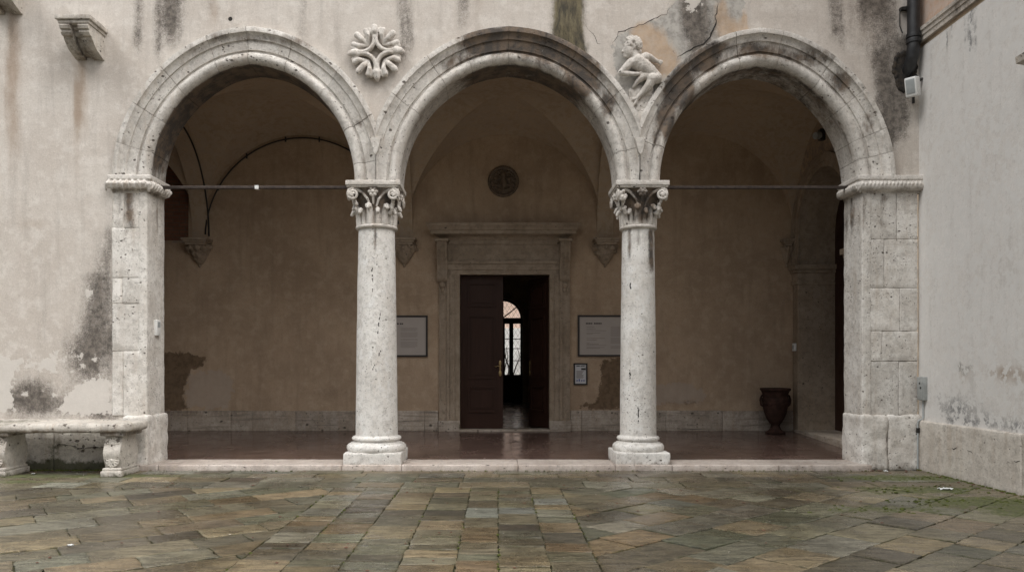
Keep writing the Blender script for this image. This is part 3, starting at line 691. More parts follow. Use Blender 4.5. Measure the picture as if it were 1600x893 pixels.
# ------------------------------------------------------------------ piers, imposts
def pier(name,label,xa,xb,courses,jamb,plinth,left):
    t=thing(name,label,'pier',((xa+xb)/2,.3,0))
    mb=MB()
    zs=courses
    for k,(z0,z1) in enumerate(zip(zs[:-1],zs[1:])):
        cut=[xa,xb]
        if k%2==(0 if left else 1): cut=[xa,xa+(xb-xa)*rng.uniform(.3,.42),xb]
        elif not left: cut=[xa,xa+(xb-xa)*rng.uniform(.55,.7),xb]
        for a,b in zip(cut[:-1],cut[1:]):
            mb.rbox(a+.0015,b-.0015,-.025+rng.uniform(-.004,.004),.60,z0+.0015,z1-.0015,r=.012,seg=.06,amp=.006,tint=rng.uniform(-.12,.06),freq=7,seed=k*3.1+a,fine=.0018)
    if left: mb.rbox(xb-.13,xb+.008,-.034,.60,zs[0],zs[-1],r=.02,seg=.09,amp=.007,freq=6,seed=2)
    else: mb.rbox(xa-.008,xa+.14,-.034,.60,zs[0],zs[-1],r=.02,seg=.09,amp=.007,freq=6,seed=4)
    def dk(co):
        x,y,z=co.T; q=0*x
        for xx,w,s in (([-5.78,.05,.9],[-5.68,.05,.7],[-5.9,.04,.5]) if left else ([6.02,.05,.5],[6.25,.06,.3],[5.72,.03,.6])): q=q+streak(x,z,xx,w,4.36,3.55,s)
        return q+streak(y,z,.30,.05,4.4,3.5,.6)*(np.abs(x-(xb if left else xa))<.03)+.45*streak(y,z,.52,.04,4.4,2.8,.8)*(np.abs(x-(xb if left else xa))<.03)
    build('shaft',mb,M['pierstone'],t,smooth=45,merge=.0004,attrs=dict(dark=dk))
    mb=MB()
    for (a,b,y0,y1) in plinth: mb.rbox(a,b,y0,y1,-.03,.84 if left else .85,r=.045,seg=.045,amp=.02,tint=rng.uniform(-.06,.05),freq=5,seed=a*2,fine=.004)
    build('plinth',mb,M['pierstone'],t,smooth=60,merge=.0004,attrs=dict(dark=lambda co:.5*sst(.18,.0,co[:,2]),moss=lambda co:.5*sst(.25,.0,co[:,2])))  # foot darkened in the colour, standing in for contact shade
    # impost: fillet over a band of carved leaves, wrapping the front and the jamb
    mb=MB(); z0,z1=(4.30,4.565) if left else (4.29,4.56)
    if left: mb.box(xa-.03,xb+.10,-.115,.64,z1-.07,z1); mb.box(xa-.02,xb+.08,-.09,.62,z1-.11,z1-.06); mb.box(xa+.005,xb+.01,-.03,.60,z0+.0,z1-.06)
    else: mb.box(xa-.10,xb+.05,-.115,.64,z1-.07,z1); mb.box(xa-.08,xb+.04,-.09,.62,z1-.11,z1-.06); mb.box(xa-.01,xb+.04,-.03,.60,z0+.0,z1-.06)
    def leafrow(p0,p1,n,out):
        if not left: n=int(n*1.5)
        q_=1.12 if left else .75
        p0=Vector(p0);p1=Vector(p1); d=(p1-p0)/n; out=Vector(out); lean=d.normalized()
        mb.chain([p0+out*.05+Vector((0,0,.03)),p1+out*.05+Vector((0,0,.03))],[.05 if left else .072]*2,step=.3)
        for i in range(n+1):
            c=p0+d*i+Vector((0,0,.10))
            pts=[c+out*.07,c+out*.115+Vector((0,0,-.045))-lean*.02,c+out*.085+Vector((0,0,-.105))-lean*.05,c+out*.04+Vector((0,0,-.14))-lean*.07]
            mb.chain(pts,[.026*q_,.025*q_,.020*q_,.012*q_],step=.5)
            pts=[c+out*.075+lean*.028,c+out*.10+Vector((0,0,-.05))+lean*.012,c+out*.06+Vector((0,0,-.10))-lean*.01]
            mb.chain(pts,[.013,.012,.008],step=.5)
            pts=[c+out*.075-lean*.03,c+out*.105+Vector((0,0,-.04))-lean*.05,c+out*.06+Vector((0,0,-.10))-lean*.07]; mb.chain(pts,[.010,.010,.007],step=.5)
    zc=z0+.075
    jx=xb if left else xa; sg=1 if left else -1
    leafrow((xa if left else xa-.02,-.02,zc),(xb if left else xb,-.02,zc),int((xb-xa)/.082),(0,-1,0))
    leafrow((jx,.0,zc),(jx,.60,zc),7,(sg,0,0))
    mb.chain([(jx+sg*.06,-.075,zc+.05),(jx+sg*.05,-.06,zc-.05)],[.045,.02],step=.4)
    build('impost',mb,M['carved'],t,remesh=.0085,relax=1,attrs=dict(dark=lambda co:.75*fbm(co[:,0]*6+co[:,1]*6,co[:,2]*9)*sst(4.45,4.33,co[:,2])))  # shade in the gaps below the leaves, painted into the colour
    return t
pier('left_pier','tall pale stone pier left of the arches with a small keypad on its inner side',-6.0,-5.455,[.83,1.84,2.58,2.98,3.76,4.31],None,[(-5.76,-5.385,-.17,.615)],True)
bpy.data.objects['left_pier'].name='pier'
pier('pier','broad pale stone pier in the right corner beside the grey box',5.70,6.57,[.84,1.68,2.15,2.82,3.58,4.30],None,[(5.655,6.07,-.10,.61),(6.075,6.60,-.085,.4)],False)
# ------------------------------------------------------------------ columns
def column(x,label,rb,rt,plw,abw,damaged):
    t=thing('column',label,'column',(x,.3,0),'columns between the arches')
    mb=MB(); mb.rbox(x-plw/2,x+plw/2,.3-plw/2-.015,.3+plw/2,.075,.262,r=.016,seg=.05,amp=.008,freq=6,seed=x,fine=.002)
    build('plinth',mb,M['travertine'],t,smooth=50,merge=.0004,attrs=dict(dark=lambda co:.35*sst(.16,.09,co[:,2])))  # contact shade painted low on the plinth
    k=rb/.33
    prof=[(.36,.255),(.445,.258),(.462,.285),(.468,.315),(.462,.345),(.44,.372),(.41,.380),(.405,.392),(.365,.404),(.352,.420),(.356,.432),(.378,.436),(.388,.452),(.386,.47),(.372,.486),(.345,.490),(.338,.50),(.332,.51)]
    mb=MB(); mb.lathe((x,.3,0),[(r*k,z) for r,z in prof],64)
    for i,v in enumerate(mb.v):
        n=mnoise.noise(Vector(v)*9)*.004+mnoise.noise(Vector(v)*28)*.0015; d=Vector((v[0]-x,v[1]-.3,0)).normalized(); mb.v[i]=tuple(Vector(v)+d*n)
    build('base',mb,M['travertine'],t,smooth=40,attrs=dict(dark=lambda co:.3*sst(.30,.26,co[:,2])))  # painted shade where the base meets the plinth
    N=60; prof=[]
    for i in range(N+1):
        u=i/N; prof.append((rb-(rb-rt)*(u**1.35),.50+u*3.27))
    mb=MB(); mb.lathe((x,.3,0),prof,72)
    for i,v in enumerate(mb.v):
        n=mnoise.noise(Vector(v)*3)*.003+mnoise.noise(Vector(v)*16)*.0016; d=Vector((v[0]-x,v[1]-.3,0)).normalized(); mb.v[i]=tuple(Vector(v)+d*n)
    def dk(co):
        X,Y,Z=co.T
        if damaged: return streak(X,Z,x+.16,.06,3.75,2.9,1.0)+streak(X,Z,x-.17,.03,3.75,3.1,.8)+streak(X,Z,x-.05,.04,3.75,3.4,.6)
        return streak(X,Z,x+.02,.03,3.75,3.3,.8)+streak(X,Z,x-.12,.05,3.7,3.5,.35)
    build('shaft',mb,M['travertine'],t,smooth=60,attrs=dict(dark=dk))
    mb=MB()
    # slanting chips and cracks cut into the drum
    r_=random.Random(int(x*100))
    marks=[((-.03,3.18),(-.02,2.75)),((.10,2.45),(.06,2.1)),((.13,1.9),(-.08,1.4))] if not damaged else [((-.16,2.9),(-.155,2.82)),((-.17,1.55),(-.165,1.35)),((-.05,.95),(-.045,.70))]
    for (a,za),(b,zb) in marks:
        n=16; 
        for i in range(n):
            if r_.random()<.45: continue
            u=i/n; X_=a+(b-a)*u+r_.uniform(-.008,.008); Z_=za+(zb-za)*u; rr=rb-(rb-rt)*(((Z_-.5)/3.27)**1.35)
            mb.ell((x+X_,.3-math.sqrt(max(.01,rr*rr-X_*X_))+.001,Z_),(.005+.006*r_.random(),.006,.010+.012*r_.random()),nu=8,nv=6)
    build('chip',mb,M['darkhole'],t)
    mb=MB(); ra=rt+.035
    mb.lathe((x,.3,0),[(rt-.02,3.765),(ra-.012,3.768),(ra+.006,3.782),(ra+.01,3.80),(ra+.004,3.82),(ra-.015,3.832),(rt-.02,3.835)],64)
    build('astragal',mb,M['carved'],t,smooth=60)
    # capital ------------------------------------------------
    s=abw/.86
    mb=MB(); zb=3.83; H=.56
    rbell=lambda u:(rt-.01)+(.045*u+.10*u**4)*s
    mb.lathe((x,.3,0),[(rbell(u),zb+u*H) for u in np.linspace(0,1,14)],40)
    cz=lambda u:zb+u*H
    for i in range(16):                      # two crowns of acanthus leaves
        a=2*math.pi*(i+.5)/16 if i%1==0 else 0
        top=.48 if i%2 else .36; w=.040 if i%2 else .034
        ca,sa=math.cos(a),math.sin(a); tl=Vector((-sa,ca,0))
        pts=[]; rr=[]
        for u in np.linspace(.02,top,7):
            r=rbell(u)+.014+.045*max(0,u-.25)**1.0; pts.append(Vector((x+ca*r,.3+sa*r,cz(u)))); rr.append(w*(1-.25*u/top))
        r=rbell(top)+.07*s; pts.append(Vector((x+ca*r,.3+sa*r,cz(top)+.012))); rr.append(.036)
        r=rbell(top)+.095*s; pts.append(Vector((x+ca*r,.3+sa*r,cz(top)-.03))); rr.append(.028)
        mb.chain(pts,rr,step=.5)
        if i%2:
            for sg in (-1,1):
                p2=[p+tl*sg*.042*(1-.3*k_/8) for k_,p in enumerate(pts[:-2])]; mb.chain(p2,[q*.5 for q in rr[:-2]],step=.6)
                q=pts[-2]+tl*sg*.035; mb.chain([q,q+Vector((ca*.012,sa*.012,-.03))],[.022,.014],step=.5)
    hw=abw/2
    for (dx,dy) in ((0,-1),(0,1),(1,0),(-1,0)):   # each face: two stalks ending in scrolls, a flower in the middle
        o_=Vector((dx,dy,0)); r_t=Vector((-dy,dx,0)) if dx==0 else Vector((-dy,dx,0))
        c0=Vector((x,.3,0))
        for sg in (-1,1):
            if damaged and dy==-1 and sg*r_t.x<0: broken=True
            else: broken=False
            vc=c0+o_*(hw-.055)+r_t*sg*(hw-.115)+Vector((0,0,cz(.79)))      # scroll centre
            st=[c0+o_*(rbell(.45)+.03)+r_t*sg*.05+Vector((0,0,cz(.48))),c0+o_*(rbell(.62)+.035)+r_t*sg*.085+Vector((0,0,cz(.66))),c0+o_*(hw-.10)+r_t*sg*.17+Vector((0,0,cz(.86))),c0+o_*(hw-.07)+r_t*sg*(hw-.15)+Vector((0,0,cz(.94)))]
            mb.chain(st,[.017,.021,.026,.026],step=.4)
            if broken:
                for _ in range(9): mb.ell(vc+Vector((r_.uniform(-.06,.05),r_.uniform(-.03,.03),r_.uniform(-.09,.06))),r_.uniform(.03,.05),nu=10,nv=7)
                continue
            pts=[];rr=[]
            for q in np.linspace(0,1,30):
                th=math.pi/2*1.0-q*2*math.pi*1.45; rad=.096*(1-.72*q)*s
                pts.append(vc+r_t*sg*math.cos(th)*rad+Vector((0,0,math.sin(th)*rad))+o_*(.01+.02*q)); rr.append(.024-.004*q)
            mb.chain(pts,rr,step=.5)
            mb.ell(vc+o_*.02,(.03,.03,.03),nu=10,nv=7)
        fc=c0+o_*(hw-.045)+Vector((0,0,cz(.86)))
        for q in range(6):
            a=q*math.pi/3; mb.ell(fc+r_t*math.cos(a)*.052+Vector((0,0,math.sin(a)*.048)),(.034,.034,.03),nu=10,nv=7)
        mb.ell(fc+o_*.02,.03,nu=10,nv=7); mb.chain([fc+Vector((0,0,-.05)),c0+o_*(rbell(.6)+.02)+Vector((0,0,cz(.55)))],[.026,.016],step=.5)
    for (dx,dy) in ((1,-1),(-1,-1),(1,1),(-1,1)):   # corner buds hanging under the scrolls
        c0=Vector((x+dx*(hw-.12),.3+dy*(hw-.12),0))
        for q in range(5): mb.ell(c0+Vector((r_.uniform(-.02,.02)-dx*q*.014,r_.uniform(-.02,.02)-dy*q*.014,cz(.62-.075*q))),r_.uniform(.024,.036),nu=10,nv=7)
        mb.chain([c0+Vector((-dx*.05,-dy*.05,cz(.30))),c0+Vector((-dx*.02,-dy*.02,cz(.42)))],[.028,.03],step=.5)
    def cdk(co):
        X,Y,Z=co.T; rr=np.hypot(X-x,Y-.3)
        base=1.05*sst(-.02,.05,rbell(.5)+.035-rr+.10*(Z-4.1)/.3)  # shade painted into the recesses of the carving
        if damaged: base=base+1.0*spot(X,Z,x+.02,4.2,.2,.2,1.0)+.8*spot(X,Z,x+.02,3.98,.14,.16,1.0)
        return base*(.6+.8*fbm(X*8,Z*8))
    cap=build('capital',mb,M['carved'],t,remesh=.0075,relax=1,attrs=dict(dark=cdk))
    mb=MB(); mb.rbox(x-hw,x+hw,.3-hw,.3+hw,4.405,SPRING+.002,r=.010,seg=.06,amp=.004,freq=8,seed=x,fine=.001); mb.rbox(x-hw+.015,x+hw-.015,.3-hw+.015,.3+hw-.015,4.375,4.407,r=.012,seg=.08,amp=.002)
    build('abacus',mb,M['carved'],cap,smooth=45,merge=.0003)
    return t
column(-1.92,'thicker left column of the two with crisp scrolls on its capital',.333,.288,.895,.845,False)
column(2.265,'slimmer right column of the two with a broken blackened capital',.288,.253,.835,.83,True)

# ------------------------------------------------------------------ loggia: back wall, end walls, vault
Zw=16.0
back=thing('loggia_back_wall','shaded beige plaster back wall of the loggia around the doorway','wall',(-1,4.2,0))
DX0,DX1,DZ=px(718.5,Zw),px(858.5,Zw),pz(428,Zw)
bx=np.linspace(-10.4,6.35,240); bz=np.linspace(.2,7.2,110); W=[];F=[]
bx[np.argmin(abs(bx-DX0))]=DX0; bx[np.argmin(abs(bx-DX1))]=DX1; bz[np.argmin(abs(bz-DZ))]=DZ
BX=np.argmin(abs(bx+6.42)); bx[BX]=-6.42; BZ=np.argmin(abs(bz-4.19)); bz[BZ]=4.19
for i in range(len(bx)):
    for j in range(len(bz)): W.append((bx[i],4.0+.005*(mnoise.noise(Vector((bx[i]*1.5,0,bz[j]*1.5)))),bz[j]))
for i in range(len(bx)-1):
    for j in range(len(bz)-1):
        if bx[i]>=DX0-1e-6 and bx[i+1]<=DX1+1e-6 and bz[j+1]<=DZ+1e-6: continue
        if bx[i+1]<=-6.42+1e-6 and bz[j]>=4.19-1e-6: continue
        n=len(bz); F.append((i*n+j,(i+1)*n+j,(i+1)*n+j+1,i*n+j+1))
mb=MB(); mb.v=W; mb.f=F; mb.t=[0]*len(F)
W_=lambda a,b:(px(a,Zw),pz(b,Zw))
ip1=[W_(*p) for p in ((240,552),(268,550),(290,549),(318,556),(320,575),(300,578),(291,590),(288,618),(296,636),(304,642),(240,642))]
ip2=[W_(*p) for p in ((298,582),(312,575),(345,578),(364,590),(366,612),(358,640),(290,640),(286,622),(292,600))]
ip3=[W_(*p) for p in ((905,634),(930,625),(937,600),(940,580),(936,570),(945,562),(985,556),(985,640),(930,640))]
ip4=[W_(*p) for p in ((1010,612),(1030,598),(1060,594),(1085,600),(1100,612),(1104,622),(1060,632),(1010,634))]
mk=lambda fn:(lambda co:fn(co[:,0],co[:,2]))
def bwob(x,z): return .14*(fbm(x*4,z*4)-.5)
battrs=dict(peel=mk(lambda x,z:np.clip(np.maximum(poly_sd(x,z,ip1),poly_sd(x,z,ip3))+bwob(x,z),-.3,.3)),
 white=mk(lambda x,z:np.clip(np.maximum(poly_sd(x,z,ip2),poly_sd(x,z,ip4))+bwob(x,z)-.02,-.3,.3)),
 dark=mk(lambda x,z:spot(x,z,px(275,Zw),pz(598,Zw),.25,.3,.5)+.35*fbm(x*.8,z*2)*sst(1.4,.7,z)+spot(x,z,px(520,Zw),pz(612,Zw),.8,.12,.35)+spot(x,z,px(1075,Zw),pz(628,Zw),.4,.06,.5)),
 rust=mk(lambda x,z:.35*sst(2.4,1.0,z)*fbm(x,z)))
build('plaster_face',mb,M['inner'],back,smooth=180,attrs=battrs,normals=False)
mb=MB(); mb.box(-10.4,-6.42,4.03,4.2,4.19,7.2); build('brick_infill',mb,M['brick'],back,smooth=0)
mb=MB(); mb.box(-10.4,-6.42,3.985,4.05,4.15,4.20); build('ledge',mb,M['inner'],back)
mb=MB(); mb.box(-10.4,DX0,4.06,4.5,.2,4.1); mb.box(DX1,8.2,4.06,4.5,.2,4.1); mb.box(-10.4,8.2,4.21,4.5,4.11,7.2); mb.box(DX0+.002,DX1-.002,4.06,4.20,DZ+.03,4.4)
build('wall_core',mb,M['roomwall'],back,smooth=0)
mb=MB(); xs=[-10.4,-8.2,-6.42]+[px(a,Zw) for a in (362,396,463,555,580,664,685)]
for a,b in zip(xs[:-1],xs[1:]): mb.rbox(a+.002,b-.002,3.955+rng.uniform(-.006,.004),4.05,.2,pz(641,Zw)+rng.uniform(-.006,.006),r=.01,seg=.12,amp=.005,tint=rng.uniform(-.15,.12),freq=5,seed=a)
xs=[px(a,Zw) for a in (891,908.5,975,1040,1128,1185,1243)]
for a,b in zip(xs[:-1],xs[1:]): mb.rbox(a+.002,b-.002,3.955+rng.uniform(-.006,.004),4.05,.2,pz(641,Zw)+rng.uniform(-.006,.006),r=.01,seg=.12,amp=.005,tint=rng.uniform(-.15,.12),freq=5,seed=a)
build('skirting',mb,M['skirt'],back,smooth=45,merge=.0004,attrs=dict(dark=lambda co:.5*fbm(co[:,0]*1.5,co[:,2]*14)*sst(.3,.65,co[:,2])+.5*sst(.33,.25,co[:,2])))  # dark streaks, and contact shade painted along the floor line
# right end wall with the arched passage
XRW=6.19
endw=thing('loggia_end_wall','plastered right end wall of the loggia with an arched side doorway','wall',(XRW+.3,2.3,0))
oy0,oy1=1.5,3.7; oc=(oy0+oy1)/2; orad=(oy1-oy0)/2; oz=4.26
def opening_top(y): return oz+math.sqrt(max(0,orad**2-(y-oc)**2))
mb=MB(); ys=[.6]+list(np.linspace(oy0,oy1,41))+[4.0]
def quad(x,y0,y1,a0,a1,b0,b1): mb.add([(x,y0,a0),(x,y1,a1),(x,y1,b1),(x,y0,b0)],[(0,1,2,3)])
quad(XRW,.586,oy0,.0,.0,7.2,7.2); quad(XRW,oy1,4.0,.0,.0,7.2,7.2)
for a,b in zip(ys[1:-2],ys[2:-1]): quad(XRW,a,b,opening_top(a),opening_top(b),7.2,7.2)
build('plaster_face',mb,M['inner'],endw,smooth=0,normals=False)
mb=MB()   # reveal of the passage
path=[(oy1,.1)]+[(oy1,z) for z in (1,2,3,oz)]+[(oc+orad*math.cos(t),oz+orad*math.sin(t)) for t in np.linspace(0,math.pi,33)[1:-1]]+[(oy0,z) for z in (oz,3,2,1,.1)]
for (a,b),(c,d) in zip(path[:-1],path[1:]): mb.add([(XRW,a,b),(XRW+.78,a,b),(XRW+.78,c,d),(XRW,c,d)],[(0,1,2,3)])
build('passage_reveal',mb,M['instone'],endw,smooth=30,merge=.001)
mb=MB()   # raised band round the passage
inn=[(oy1,z) for z in (3.68,oz)]+[(oc+orad*math.cos(t),oz+orad*math.sin(t)) for t in np.linspace(0,math.pi,33)[1:-1]]+[(oy0,z) for z in (oz,3.68)]
k=(orad+.26)/orad
for (lo,hi,x1) in ((0.0,.10,-.03),(.10,.24,-.05),(.24,.27,-.075)):
    ring=lambda d:[(oy1+d,z) for z in (3.68,oz)]+[(oc+(orad+d)*math.cos(t),oz+(orad+d)*math.sin(t)) for t in np.linspace(0,math.pi,33)[1:-1]]+[(oy0-d,z) for z in (oz,3.68)]
    A_,B_=ring(lo),ring(hi); n=len(A_)
    v=[(XRW+x1,a,b) for a,b in A_]+[(XRW+x1,a,b) for a,b in B_]+[(XRW+.01,a,b) for a,b in A_]+[(XRW+.01,a,b) for a,b in B_]
    f=[]
    for i in range(n-1): f+= [(i,i+1,n+i+1,n+i),(2*n+i,2*n+i+1,i+1,i),(n+i,n+i+1,3*n+i+1,3*n+i)]
    mb.add(v,f)
build('arch_moulding',mb,M['instone'],endw,smooth=35)
mb=MB()
for (ya,yb) in ((oy1-.003,3.97),(1.2,oy0+.003)):
    mb.rbox(XRW-.03,XRW+.775,ya if ya>3 else ya,yb,.1,3.26,r=.01,seg=.2,amp=.003)
for (ya,yb,sg) in ((oy1,3.98,-1),(1.2,oy0,1)):
    for (z0,z1,p) in ((3.26,3.31,.03),(3.31,3.50,.015),(3.50,3.56,.05),(3.56,3.66,.09)):
        if sg<0: mb.box(XRW-.03-p,XRW+.772,ya-p,yb,z0,z1)
        else: mb.box(XRW-.03-p,XRW+.772,ya,yb+p,z0,z1)
build('jamb',mb,M['instone'],endw,smooth=40)
mb=MB(); mb.rbox(XRW-.05,XRW+1.2,oy0-.2,oy1+.2,.05,.285,r=.015,seg=.2,amp=.004); build('threshold',mb,M['skirt'],endw,smooth=40)
mb=MB(); mb.box(XRW+.80,XRW+1.3,.6,4.05,-.02,7.2); mb.box(XRW+.01,XRW+.79,.6,1.19,0,7.2); mb.box(XRW+.01,XRW+.79,1.19,oy1+.3,5.4,7.2); build('wall_core',mb,M['roomwall'],endw,smooth=0)
sd=thing('side_door','dark wooden door set deep in the arched side passage','door',(XRW+.74,oc,.28))
mb=MB(); mb.box(XRW+.72,XRW+.79,oy0+.02,oy1-.02,.286,oz+.02)
pts=[(oc+(orad-.02)*math.cos(t),oz+.02+(orad-.02)*math.sin(t)) for t in np.linspace(0,math.pi,25)]
mb.prism(pts,'x',XRW+.72,XRW+.79); build('leaf',mb,M['wood'],sd)
mb=MB()
for (ya,yb) in ((oy0+.15,oc-.1),(oc+.1,oy1-.15)):
    for z0,z1 in ((.5,1.3),(1.45,2.9),(3.05,4.1)): mb.box(XRW+.705,XRW+.722,ya,yb,z0,z1)
build('panel',mb,M['wood'],sd)
# left closing wall of the loggia and rear room
lw=MB(); lw.box(-10.6,-10.4,.3,4.5,0,7.2); tag(build('loggia_left_wall',lw,M['inner'],smooth=0,loc=(-10.5,2.4,0)),'plain plastered wall closing the loggia beyond the left pier','wall')
# vaults
vault=thing('vaulted_ceiling','plastered groin vaults over the loggia with plain cross arches','ceiling',(0,2.3,4.2))
VS,VR,VDm=4.20,2.2,.28
def vz(u,v): return VS+max(VR*math.sqrt(max(0,1-u*u)),VR*math.sqrt(max(0,1-v*v)))+VDm*(1-u*u)*(1-v*v)
XT=[-10.38,-6.17,-1.92,2.255,6.19]
n=44; T=[math.sin(math.pi/2*(-1+2*i/n)) for i in range(n+1)]
for a,b in zip(XT[:-1],XT[1:]):
    cx,hx=(a+b)/2,(b-a)/2; cy,hy=2.3,1.70
    mb=MB(); cache={}
    def vid(i,j,w):
        k=(i,j,w)
        if k not in cache: cache[k]=len(mb.v); mb.v.append((cx+hx*T[i],cy+hy*T[j],vz(T[i],T[j])))
        return cache[k]
    for i in range(n):
        for j in range(n):
            same=((i<n/2)==(j<n/2))
            tris=[(((i,j),(i+1,j),(i+1,j+1))),(((i,j),(i+1,j+1),(i,j+1)))] if same else [(((i,j),(i+1,j),(i,j+1))),(((i+1,j),(i+1,j+1),(i,j+1)))]
            for t in tris:
                mu=sum(T[p[0]] for p in t)/3; mv=sum(T[p[1]] for p in t)/3
                w=(0 if mu>0 else 1) if abs(mu)>abs(mv) else (2 if mv>0 else 3)
                mb.f.append(tuple(vid(p[0],p[1],w) for p in t)); mb.t.append(0)
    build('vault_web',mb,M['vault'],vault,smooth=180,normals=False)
for x in XT[1:-1]:
    mb=MB(); m=36; v=[];w=.17
    for i in range(m+1):
        a=math.pi*i/m; y=2.3+1.70*math.cos(a); z=VS-.02+2.0*math.sin(a)
        for (dx,dz) in ((-w,0),(w,0),(w,.5),(-w,.5)): v.append((x+dx,y,z+(dz if 0<i<m else dz)))
    f=[]
    for i in range(m):
        for k_ in range(4): f.append((i*4+k_,i*4+(k_+1)%4,(i+1)*4+(k_+1)%4,(i+1)*4+k_))
    mb.add(v,f); build('cross_arch',mb,M['vault'],vault,smooth=35)
mb=MB(); mb.box(-11,8.6,.35,16,7.2,7.5); build('light_blocking_slab',mb,M['roomwall'],vault,smooth=0)  # unseen slab added to keep skylight out from above
# corbels
def corbel(x,label,s=1.0,w=.53,zt=4.21):
    t=thing('corbel',label,'corbel',(x,4.0,zt-.55),'carved corbels carrying the vaults')
    mb=MB(); d=.36*s
    for (z0,z1,e) in ((-.045,0,0),(-.085,-.045,.03),(-.13,-.085,.06)): mb.box(x-w/2+e,x+w/2-e,4.0-d+e,4.02,zt+z0,zt+z1)
    build('slab',mb,M['instone'],t)
    mb=MB(); r_=random.Random(int(x*37))
    for u in np.linspace(0,1,9):
        r=(.25*(1-u)**.62+.02)*s*w/.53; mb.ell((x,4.0-.02,zt-.12-u*.38),(r,r*.95,.06),nu=12,nv=8)
    for k_ in range(5):
        a=math.pi*(k_+.5)/5; ca,sa=math.cos(a),-math.sin(a)
        pts=[Vector((x+ca*.04,4+sa*.04,zt-.46)),Vector((x+ca*.12*w/.53,4+sa*.13*s,zt-.33)),Vector((x+ca*.20*w/.53,4+sa*.22*s,zt-.20)),Vector((x+ca*.235*w/.53,4+sa*.27*s,zt-.165)),Vector((x+ca*.24*w/.53,4+sa*.28*s,zt-.205))]
        mb.chain(pts,[.016,.028,.034,.03,.02],step=.45)
    for _ in range(14):
        u=r_.random(); a=math.pi*r_.random(); r=(.25*(1-u)**.62+.03)*s*w/.53; mb.ell((x+r*math.cos(a),4-r*math.sin(a),zt-.14-u*.3),r_.uniform(.03,.05),nu=8,nv=6)
    mb.ell((x,3.97,zt-.53),(.03,.03,.045),nu=10,nv=7)
    build('leaf_carving',mb,M['instone'],t,remesh=.010,relax=1)
corbel(-6.17,'carved leaf corbel high on the back wall beside the bare brick')
corbel(-1.92,'carved corbel half hidden behind the thicker left column')
corbel(2.255,'carved leaf corbel just left of the slimmer right column')
corbel(6.03,'small dim corbel in the far right corner near the urn',.55,.26)

# ------------------------------------------------------------------ portal
ZP=15.9
portal=thing('door_surround','moulded stone door surround with scroll consoles and a heavy cornice','door frame',((DX0+DX1)/2,3.95,.25))
qx=lambda a:px(a,ZP); qz=lambda b:pz(b,ZP)
mb=MB()
def jamb(xo,xi,z0,z1,steps):
    for (u0,u1,y) in steps: mb.box(xo+(xi-xo)*u0 if xi>xo else xo+(xi-xo)*u1, xo+(xi-xo)*u1 if xi>xo else xo+(xi-xo)*u0, y,4.10,z0,z1)
bl=qz(657)
jamb(qx(698),DX0,bl,qz(428),((0,.2,3.90),(.2,.62,3.93),(.62,1.0,3.955))); jamb(qx(879),DX1,bl,qz(428),((0,.2,3.90),(.2,.62,3.93),(.62,1.0,3.955)))
jamb(qx(686),qx(698),bl,qz(432),((0,.25,3.945),(.25,1,3.935))); jamb(qx(891),qx(879),bl,qz(432),((0,.25,3.945),(.25,1,3.935)))
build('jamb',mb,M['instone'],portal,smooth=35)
mb=MB(); mb.rbox(qx(685),DX0+.005,3.885,4.1,.2,bl,r=.008,seg=.2,amp=.002); mb.rbox(DX1-.005,qx(892),3.885,4.1,.2,bl,r=.008,seg=.2,amp=.002)
build('base_block',mb,M['skirt'],portal,smooth=40)
mb=MB(); a,b=qx(698),qx(879)
mb.box(a,b,3.955,4.1,qz(428),qz(421)); mb.box(a,b,3.93,4.1,qz(421),qz(412)); mb.box(a-.01,b+.01,3.90,4.1,qz(412),qz(407))
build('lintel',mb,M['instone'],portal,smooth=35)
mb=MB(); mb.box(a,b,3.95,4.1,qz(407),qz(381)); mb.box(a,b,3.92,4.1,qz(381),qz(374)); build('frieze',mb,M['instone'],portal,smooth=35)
mb=MB(); xl,xr=qx(667),qx(906); zt=qz(351.5); zb=qz(375)
pr=[(4.05,zb),(3.90,zb),(3.88,zb+.03),(3.86,zb+.05),(3.80,zb+.085),(3.70,zb+.10),(3.70,zb+.165),(3.67,zb+.18),(3.655,zb+.22),(3.62,zb+.26),(3.61,zt),(4.05,zt)]
# returned ends: each profile point steps in from the ends by its distance from the front
v=[];n=len(pr)
for sx,e in ((-1,xl),(1,xr)):
    for (y,z) in pr: v.append((e-sx*max(0,(y-3.61))*(1 if y<4.0 else .72),y,z))
f=[tuple(range(n)),tuple(range(n,2*n))[::-1]]+[(i,n+i,n+(i+1)%n,(i+1)%n) for i in range(n)]
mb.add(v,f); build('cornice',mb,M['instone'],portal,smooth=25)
for c0,c1 in ((683.5,699),(874.5,890)):
    mb=MB(); xa,xb=qx(c0),qx(c1); zt_,zb_=qz(379),qz(441)
    s_prof=[(3.99,zt_)]
    for u in np.linspace(0,1,20):
        y=3.68+.20*sst(.15,.75,u)-.045*math.exp(-((u-.86)/.10)**2)-.02*math.exp(-((u-.02)/.08)**2)+.06*max(0,(u-.93)/.07); s_prof.append((y,zt_-(zt_-zb_)*u))
    s_prof.append((3.99,zb_))
    for (u0,u1,e) in ((0,.2,0),(.2,.4,.018),(.4,.6,0),(.6,.8,.018),(.8,1,0)): mb.prism([(y+(e if y<3.98 else 0),z) for y,z in s_prof],'x',xa+(xb-xa)*u0,xa+(xb-xa)*u1)
    mb.box(xa-.035,xb+.035,3.63,3.99,zt_-.005,zt_+.05)
    cmid=(xa+xb)/2
    mb.ell((cmid,3.90,zb_-.05),(.06,.03,.06),nu=10,nv=7); mb.ell((cmid,3.915,zb_-.14),(.035,.02,.06),nu=10,nv=7)
    build('console',mb,M['instone'],portal,smooth=35)
